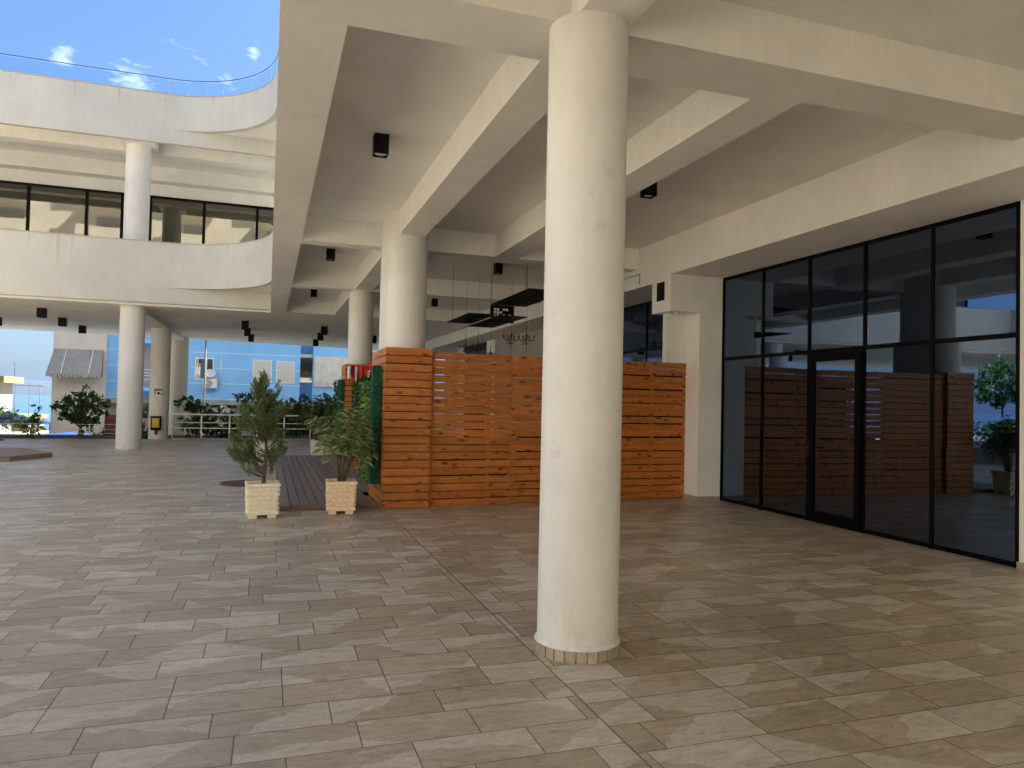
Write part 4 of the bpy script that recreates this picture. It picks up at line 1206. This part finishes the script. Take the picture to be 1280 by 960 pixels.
# awning
def awning(x0, x1, z1, z0, dep, mat, y=YB-.16, name='awning', vs_=True):
    m = MB()
    m.add([(x0, y, z1), (x1, y, z1), (x1+.1, y-dep, z0), (x0-.1, y-dep, z0), (x0, y, z1-.03), (x1, y, z1-.03), (x1+.1, y-dep, z0-.03), (x0-.1, y-dep, z0-.03)],
          [(0,3,2,1),(4,5,6,7),(0,1,5,4),(1,2,6,5),(2,3,7,6),(3,0,4,7)])
    # scalloped valance
    n = 14
    for i in range(n):
        a = x0-.1+(x1-x0+.2)*i/n; b = x0-.1+(x1-x0+.2)*(i+1)/n
        m.box(a+.01, b-.01, y-dep-.012, y-dep, z0-.16-.03*(i % 2), z0-.031)
    o = m.build(name, mat, BH)
    if vs_:
        m = MB()
        for x in (x0+.02, x1-.02): m.add([(x, y, z1), (x, y-dep, z0), (x, y, z0-.05), (x+.012, y, z1), (x+.012, y-dep, z0), (x+.012, y, z0-.05)], [(0,1,2),(5,4,3),(0,3,4,1),(1,4,5,2),(2,5,3,0)])
        m.build('side_flap', mat, o)
    return o
awning(-10.25, -8.05, 3.8, 2.52, .95, M['awning'])
m = MB()
for x in (-9.7, -8.5): m.tube([(x, YB-.17, 3.84), (x+.0, YB-1.13, 2.56)], .025, 6)
m.build('awning_arm', M['rail'], BH)
m = MB(); m.box(-10.1, -8.2, YB-.16, YB-.151, 1.55, 3.7); m.build('window_opening', M['glass_far'], BH)
m = MB(); m.box(-10.1, -8.2, YB-.22, YB-.161, 1.3, 2.35); m.build('balcony_parapet', M['cream_wall'], BH)
# cream roller awning at right, balcony recess
m = MB(); m.box(2.40, 5.4, YB-.10, YB-.001, 2.42, 3.92); m.build('roller_screen', M['awning_cream'], BH)
m = MB()
for i in range(16): m.box(2.42+i*.185, 2.42+(i+1)*.185-.02, YB-.13, YB-.101, 2.25-.04*(i % 2), 2.42)
m.build('screen_valance', M['awning_cream'], BH)
m = MB(); m.box(1.65, 2.34, YB+.40, YB+.499, 2.45, 4.05); m.build('recess_window', M['glass_far'], BH)
m = MB(); m.box(2.9, 5.6, YB-.06, YB-.001, 4.72, 4.95); m.build('pale_band', M['shutter'], BH)
m = MB(); m.box(5.9, 7.4, YB-.10, YB-.001, 2.4, 3.9); m.build('roller_screen', M['awning_cream'], BH)
def shutter(x0, x1, z0, z1):
    m = MB(); m.box(x0-.06, x1+.06, YB-.05, YB-.001, z0-.06, z1+.06); f = m.build('window', M['rail'], BH)
    m = MB(); n = 18
    for i in range(n):
        a = z0+(z1-z0)*i/n; b = z0+(z1-z0)*(i+1)/n; m.box(x0, x1, YB-.065, YB-.0505, a+.004, b)
    m.build('roller_shutter', M['shutter'], f)
shutter(-.78, .10, 2.46, 3.56); shutter(.44, 1.30, 2.42, 3.52); shutter(-.78, .10, 5.9, 7.0); shutter(.44, 1.3, 5.9, 7.0)
# open sliding window
m = MB(); x0, x1, z0, z1 = -3.74, -2.79, 2.44, 3.62
m.box(x0, x1, YB-.05, YB-.001, z0, z0+.07); m.box(x0, x1, YB-.05, YB-.001, z1-.07, z1); m.box(x0, x0+.07, YB-.05, YB-.001, z0+.07, z1-.07); m.box(x1-.07, x1, YB-.05, YB-.001, z0+.07, z1-.07)
m.box(-3.22, -3.14, YB-.06, YB-.001, z0+.07, z1-.07); m.box(x0+.12, x0+.17, YB-.06, YB-.001, z0+.07, z1-.07)
wf = m.build('window', M['rail'], BH)
m = MB(); m.box(x0+.17, -3.22, YB-.02, YB-.001, z0+.07, z1-.07); m.box(-3.14, x1-.07, YB-.02, YB-.001, z0+.07, z1-.07); m.box(x0+.07, x0+.12, YB-.02, YB-.001, z0+.07, z1-.07); m.build('pane', M['glass_far'], wf)
m = MB(); m.tube([(-2.45, YB-.05, 2.2), (-2.45, YB-.05, 3.62)], .035, 6); m.build('downpipe', M['rail'], BH)
# balcony between the first columns
m = MB(); m.box(-6.9, -5.5, YB-1.1, YB-.001, 4.2, 4.45); m.box(-6.9, -5.5, YB-1.1, YB-.001, 1.75, 1.95); m.build('balcony_slab', M['blue_wall'], BH)
m = MB(); m.box(-6.8, -5.9, YB-.03, YB-.001, 1.96, 4.1); m.build('balcony_door', M['grey_wall'], BH)
m = MB(); m.box(-5.8, -5.55, YB-.06, YB-.001, 2.5, 3.9); m.build('shutter', M['shutter'], BH)
m = MB()
for z in (2.35, 2.55, 2.7, 2.85): m.tube([(-6.88, YB-1.08, z), (-5.5, YB-1.08, z)], .02, 5)
m.build('balcony_rail', M['rail'], BH)
# ground floor openings
m = MB(); m.box(-2.9, -1.7, YB+.05, YB+.099, -.6, .95); m.build('garage_shutter', M['shutter'], BH)
m = MB(); m.box(-2.9, -1.6, YB+.03, YB+.099, .952, 1.1); m.build('ground_floor_window', M['glass_far'], BH)
m = MB(); m.box(-5.1, -4.1, YB+.04, YB+.099, -.9, .9); m.build('ground_floor_window', M['glass_far'], BH)
m = MB(); m.box(.5, 3.0, YB+.04, YB+.099, -.9, .8); m.build('ground_floor_window', M['glass_far'], BH)
m = MB(); m.box(-8.0, -6.9, YB+.04, YB+.099, -1.6, .5); m.build('shop_door', plain('dark_red_door', (.12, .015, .02), .5), BH)
t = thing('air_conditioner', 'white air-conditioning unit on the blue wall under the open window', 'air conditioner', (-2.95, YB-.32, 2.0))
m = MB(); m.cbox(-.35, .35, -.14, .16, 0, .50, .02); m.build('casing', M['rail'], t)
m = MB()
for k_ in range(5): 
    r_ = .05+k_*.04; m.tube([(-.09+r_*math.cos(a*math.pi/10), -.15, .25+r_*math.sin(a*math.pi/10)) for a in range(21)], .006, 4)
m.build('fan_grille', M['black'], t)
m = MB(); m.box(-.3, -.26, -.1, .3, -.12, -.001); m.box(.26, .3, -.1, .3, -.12, -.001); m.build('bracket', M['grey_metal'], t)
t = thing('satellite_dish', 'small white satellite dish above the air conditioner', 'satellite dish', (-2.95, YB-.3, 2.78))
m = MB(); vs = [(0, .06, 0)]; n = 24
for j, (rr, yy) in enumerate(((.10, .05), (.20, .02), (.27, -.03))):
    vs += [(rr*math.cos(2*math.pi*i/n), yy, rr*.85*math.sin(2*math.pi*i/n)) for i in range(n)]
fs = [(0, 1+(i+1) % n, 1+i) for i in range(n)]
for j in range(2): fs += [(1+j*n+i, 1+j*n+(i+1) % n, 1+(j+1)*n+(i+1) % n, 1+(j+1)*n+i) for i in range(n)]
m.add(vs, fs, smooth=True); o = m.build('reflector', M['rail'], t); sm_ = o.modifiers.new('s', 'SOLIDIFY'); sm_.thickness = .012
m = MB(); m.tube([(0, .06, 0), (0, .28, -.1)], .02, 6); m.tube([(0, 0, -.22), (0, -.25, 0)], .01, 5); m.build('arm', M['grey_metal'], t)
t = thing('lamp_post', 'slim grey lamp post in front of the blue house window', 'lamp post', (-2.78, 36.0, -1.75))
m = MB(); m.tube([(0, 0, 0), (0, 0, 3.2), (0, 0, 7.5)], [.06, .045, .035], 10); m.build('pole', M['grey_metal'], t)
m = MB(); m.tube([(0, 0, 7.5), (0, -.3, 7.7), (0, -.9, 7.75)], .03, 8); m.box(-.08, .08, -1.3, -.85, 7.70, 7.80); m.build('lamp_head', M['grey_metal'], t)

# far yellow house and rooftops at the left
def house(label, x, y, w_, d, z0, h, mat, over=.3, flat=True, name='house', roofmat=None):
    t = thing(name, label, 'house', (x, y, z0), 0, 'small houses down the slope')
    m = MB(); m.box(-w_/2, w_/2, 0, d, 0, h); m.build('wall', mat, t)
    m = MB(); m.box(-w_/2-over, w_/2+over, -over, d+over, h+.002, h+.42); m.build('roof', roofmat or mat, t)
    for k_ in range(max(1, int(w_/2.2))):
        for q in range(max(1, int(h/3))):
            m = MB(); xx = -w_/2+.6+k_*2.2; m.box(xx, xx+1.1, -.04, -.001, q*3+1, q*3+2.3); m.build('window', M['glass_far'], t)
    return t
house('pale house with a deep yellow roof edge at the far left', -19.9, 55, 6.6, 3, -1.75, 3.9, M['far_cream'], over=.5, roofmat=M['far_yellow'])
house('yellow flat-roofed house low beside the tree at far left', -25.6, 84, 6, 3, -5, 3.7, M['far_yellow'])
house('long pale house low on the slope toward the sea', -32.5, 112, 6, 3, -8, 5.2, M['far_cream'])
house('small yellow house with a stair hut low on the slope', -25.6, 95, 2.2, 2, -6, 4.6, M['far_yellow'])
house('beige house farthest down the slope', -41, 140, 12, 4, -12, 6.5, M['far_cream'])
# carport frame beside the yellow house
t = thing('pergola_frame', 'thin metal pergola frame beside the pale far-left house', 'pergola', (-15.6, 55, -1.75))
m = MB()
for x, y in ((0, 0), (1.4, 0), (0, 3), (1.4, 3)): m.tube([(x, y, 0), (x, y, 3.74)], .022, 6)
m.tube([(-.1, 0, 3.75), (1.5, 0, 3.75)], .02, 6); m.tube([(-.1, 3, 3.75), (1.5, 3, 3.75)], .02, 6); m.tube([(0, 0, 3.75), (0, 3, 3.75)], .018, 6); m.tube([(1.4, 0, 3.75), (1.4, 3, 3.75)], .018, 6); m.build('frame', M['bark'], t)
t = thing('antenna', 'thin antenna mast rising from the far-left roof', 'antenna', (-15.95, 56, 2.57))
m = MB(); m.tube([(0, 0, 0), (0, 0, 1.25)], .018, 5); m.tube([(-.12, 0, .9), (.12, 0, .9)], .01, 5); m.build('mast', M['bark'], t)

# parked cars on the street
def car(label, x, y, rz, paint):
    t = thing('parked_car', label, 'car', (x, y, -1.70), rz, 'cars parked in the street')
    prof = [(-2.1, .35), (-2.1, .75), (-1.95, .92), (-1.35, 1.0), (-.75, 1.42), (.2, 1.5), (1.1, 1.42), (1.75, 1.0), (2.1, .92), (2.15, .6), (2.1, .35)]
    secs = [(-.84, .86), (-.72, .98), (0, 1.0), (.72, .98), (.84, .86)]
    vs = []
    for yy, k_ in secs:
        for px, pz in prof: 
            tz = pz if pz < .95 else .95+(pz-.95)*k_
            vs.append((px*(1 if abs(yy) < .8 else .985), yy*(1 if pz < 1.0 else .82), tz))
    n = len(prof); fs = []
    for j in range(len(secs)-1):
        for i in range(n): a = j*n+i; b = j*n+(i+1) % n; fs.append((a, b, b+n, a+n))
    fs.append(tuple(range(n-1, -1, -1))); fs.append(tuple((len(secs)-1)*n+i for i in range(n)))
    m = MB(); m.add(vs, fs, smooth=False); m.build('body', paint, t, bevel=.04)
    for sy in (-1, 1):
        m = MB(); yy = .845*sy
        P = [(-1.15, 1.03), (-.7, 1.35), (.15, 1.41), (.15, 1.02)]; Q = [(.22, 1.02), (.22, 1.41), (1.0, 1.34), (1.5, 1.02)]
        for pl_ in (P, Q):
            v_ = [(a, (.845-.16*(b-1.0)/.45+.012)*sy if b > 1.05 else yy+.006*sy, b) for a, b in pl_]
            v2 = [(a, q-.02*sy, b) for a, q, b in v_]
            f_ = [(0,1,2,3),(7,6,5,4),(0,4,5,1),(1,5,6,2),(2,6,7,3),(3,7,4,0)]
            m.add(v_+v2, f_)
        m.build('side_window', M['glass_far'], t)
        for px in (-1.35, 1.35):
            m = MB()
            vs2 = []; nn = 20
            for yy2 in (.70*sy, .88*sy): vs2 += [(px+.32*math.cos(2*math.pi*i/nn), yy2, .32+.32*math.sin(2*math.pi*i/nn)) for i in range(nn)]
            m.add(vs2, [(i, (i+1) % nn, nn+(i+1) % nn, nn+i) for i in range(nn)]+[tuple(range(nn)), tuple(range(2*nn-1, nn-1, -1))]); m.build('wheel', M['rubber'], t)
    return t
car('blue car whose roof shows behind the young shrub, right of the pedestal table', -8.7, 37.2, 0, M['car_blue'])
car('white car whose roof shows at the far left under the bright bush', -13.6, 37.6, R(180), M['car_white'])
# blue canopy seen below the bright bush
t = thing('market_canopy', 'blue canopy on thin poles in the street at far left', 'canopy', (-12.2, 42, -1.75))
m = MB(); m.add([(-1.6, -1.5, 1.75), (1.6, -1.5, 1.75), (1.6, 1.5, 1.75), (-1.6, 1.5, 1.75), (0, 0, 2.35), (0, 0, 2.30)], [(0,1,4),(1,2,4),(2,3,4),(3,0,4),(1,0,5),(2,1,5),(3,2,5),(0,3,5)]); m.build('cover', M['car_blue'], t)
for sx in (-1.5, 1.5):
    for sy in (-1.4, 1.4):
        m = MB(); m.tube([(sx, sy, 0), (sx, sy, 1.76)], .03, 6); m.build('pole', M['grey_metal'], t)

# ------------------------------------------------------------------ bounce-light wing added at left (outside the frame, mirrored in the glass front)
WW = thing('bounce_wing', 'unseen sunlit white wing added for bounce light, with curved fascias mirrored as a pale band in the glass front', 'building', (0, 0, 0))
m = MB(); m.box(-16.2, -16, -24, 22.88, 4.22, 5.96); m.build('balcony_fascia', M['fascia'], WW)
m = MB(); m.box(-16.2, -16, -24, 22.88, 8.87, 10.28); m.build('roof_fascia', M['fascia'], WW)
m = MB(); m.box(-25.9, -16.21, -24, 22.88, 4.3, 4.9); m.build('slab', M['slab'], WW)
m = MB(); m.box(-25.9, -16.21, -24, 22.88, 9.3, 9.7); m.build('roof_slab', M['slab'], WW)
m = MB(); m.box(-20.2, -20, -24, 22.88, 4.91, 9.29); m.build('upper_wall', M['white'], WW)
m = MB(); m.box(-22.2, -22, -24, 22.88, 0.001, 4.29); m.build('ground_floor_wall', M['white'], WW)
for k_ in range(8):
    y = -22+k_*5.5
    m = MB(); m.box(-19.999, -19.93, y, y+4.2, 5.3, 8.25); m.build('window', M['glass_up'], WW)
    m = MB(); m.cyl(-17.2, y+4.8, .001, 4.29, .33, .33, 32); m.build('column', M['column'], WW)

# ------------------------------------------------------------------ apartment block behind the viewer (mirrored in the upper windows)
MBK = thing('apartment_block', 'sunlit beige apartment block with balconies mirrored in the upper windows', 'building', (0, 0, 0))
m = MB(); m.box(-34, 12, -38, -26, -1.8, 26); m.build('wall', M['cream_wall'], MBK)
for i in range(10):
    for j in range(8):
        x = -33+i*3.9; z = 1.5+j*3.1
        if (i*3+j) % 4 == 0:
            m = MB(); m.box(x, x+1.3, -25.99, -25.93, z+.6, z+2.0); m.build('window', M['grey_wall'], MBK)
        if i % 2 == 0:
            m = MB(); m.box(x, x+3.6, -25.99, -24.7, z-.15, z); m.box(x, x+3.6, -24.78, -24.7, z, z+.95); m.build('balcony', M['cream_wall'], MBK)
            m = MB(); m.box(x+.5, x+2.6, -25.99, -25.93, z+.02, z+2.1); m.build('balcony_door', M['inner_wall'], MBK)
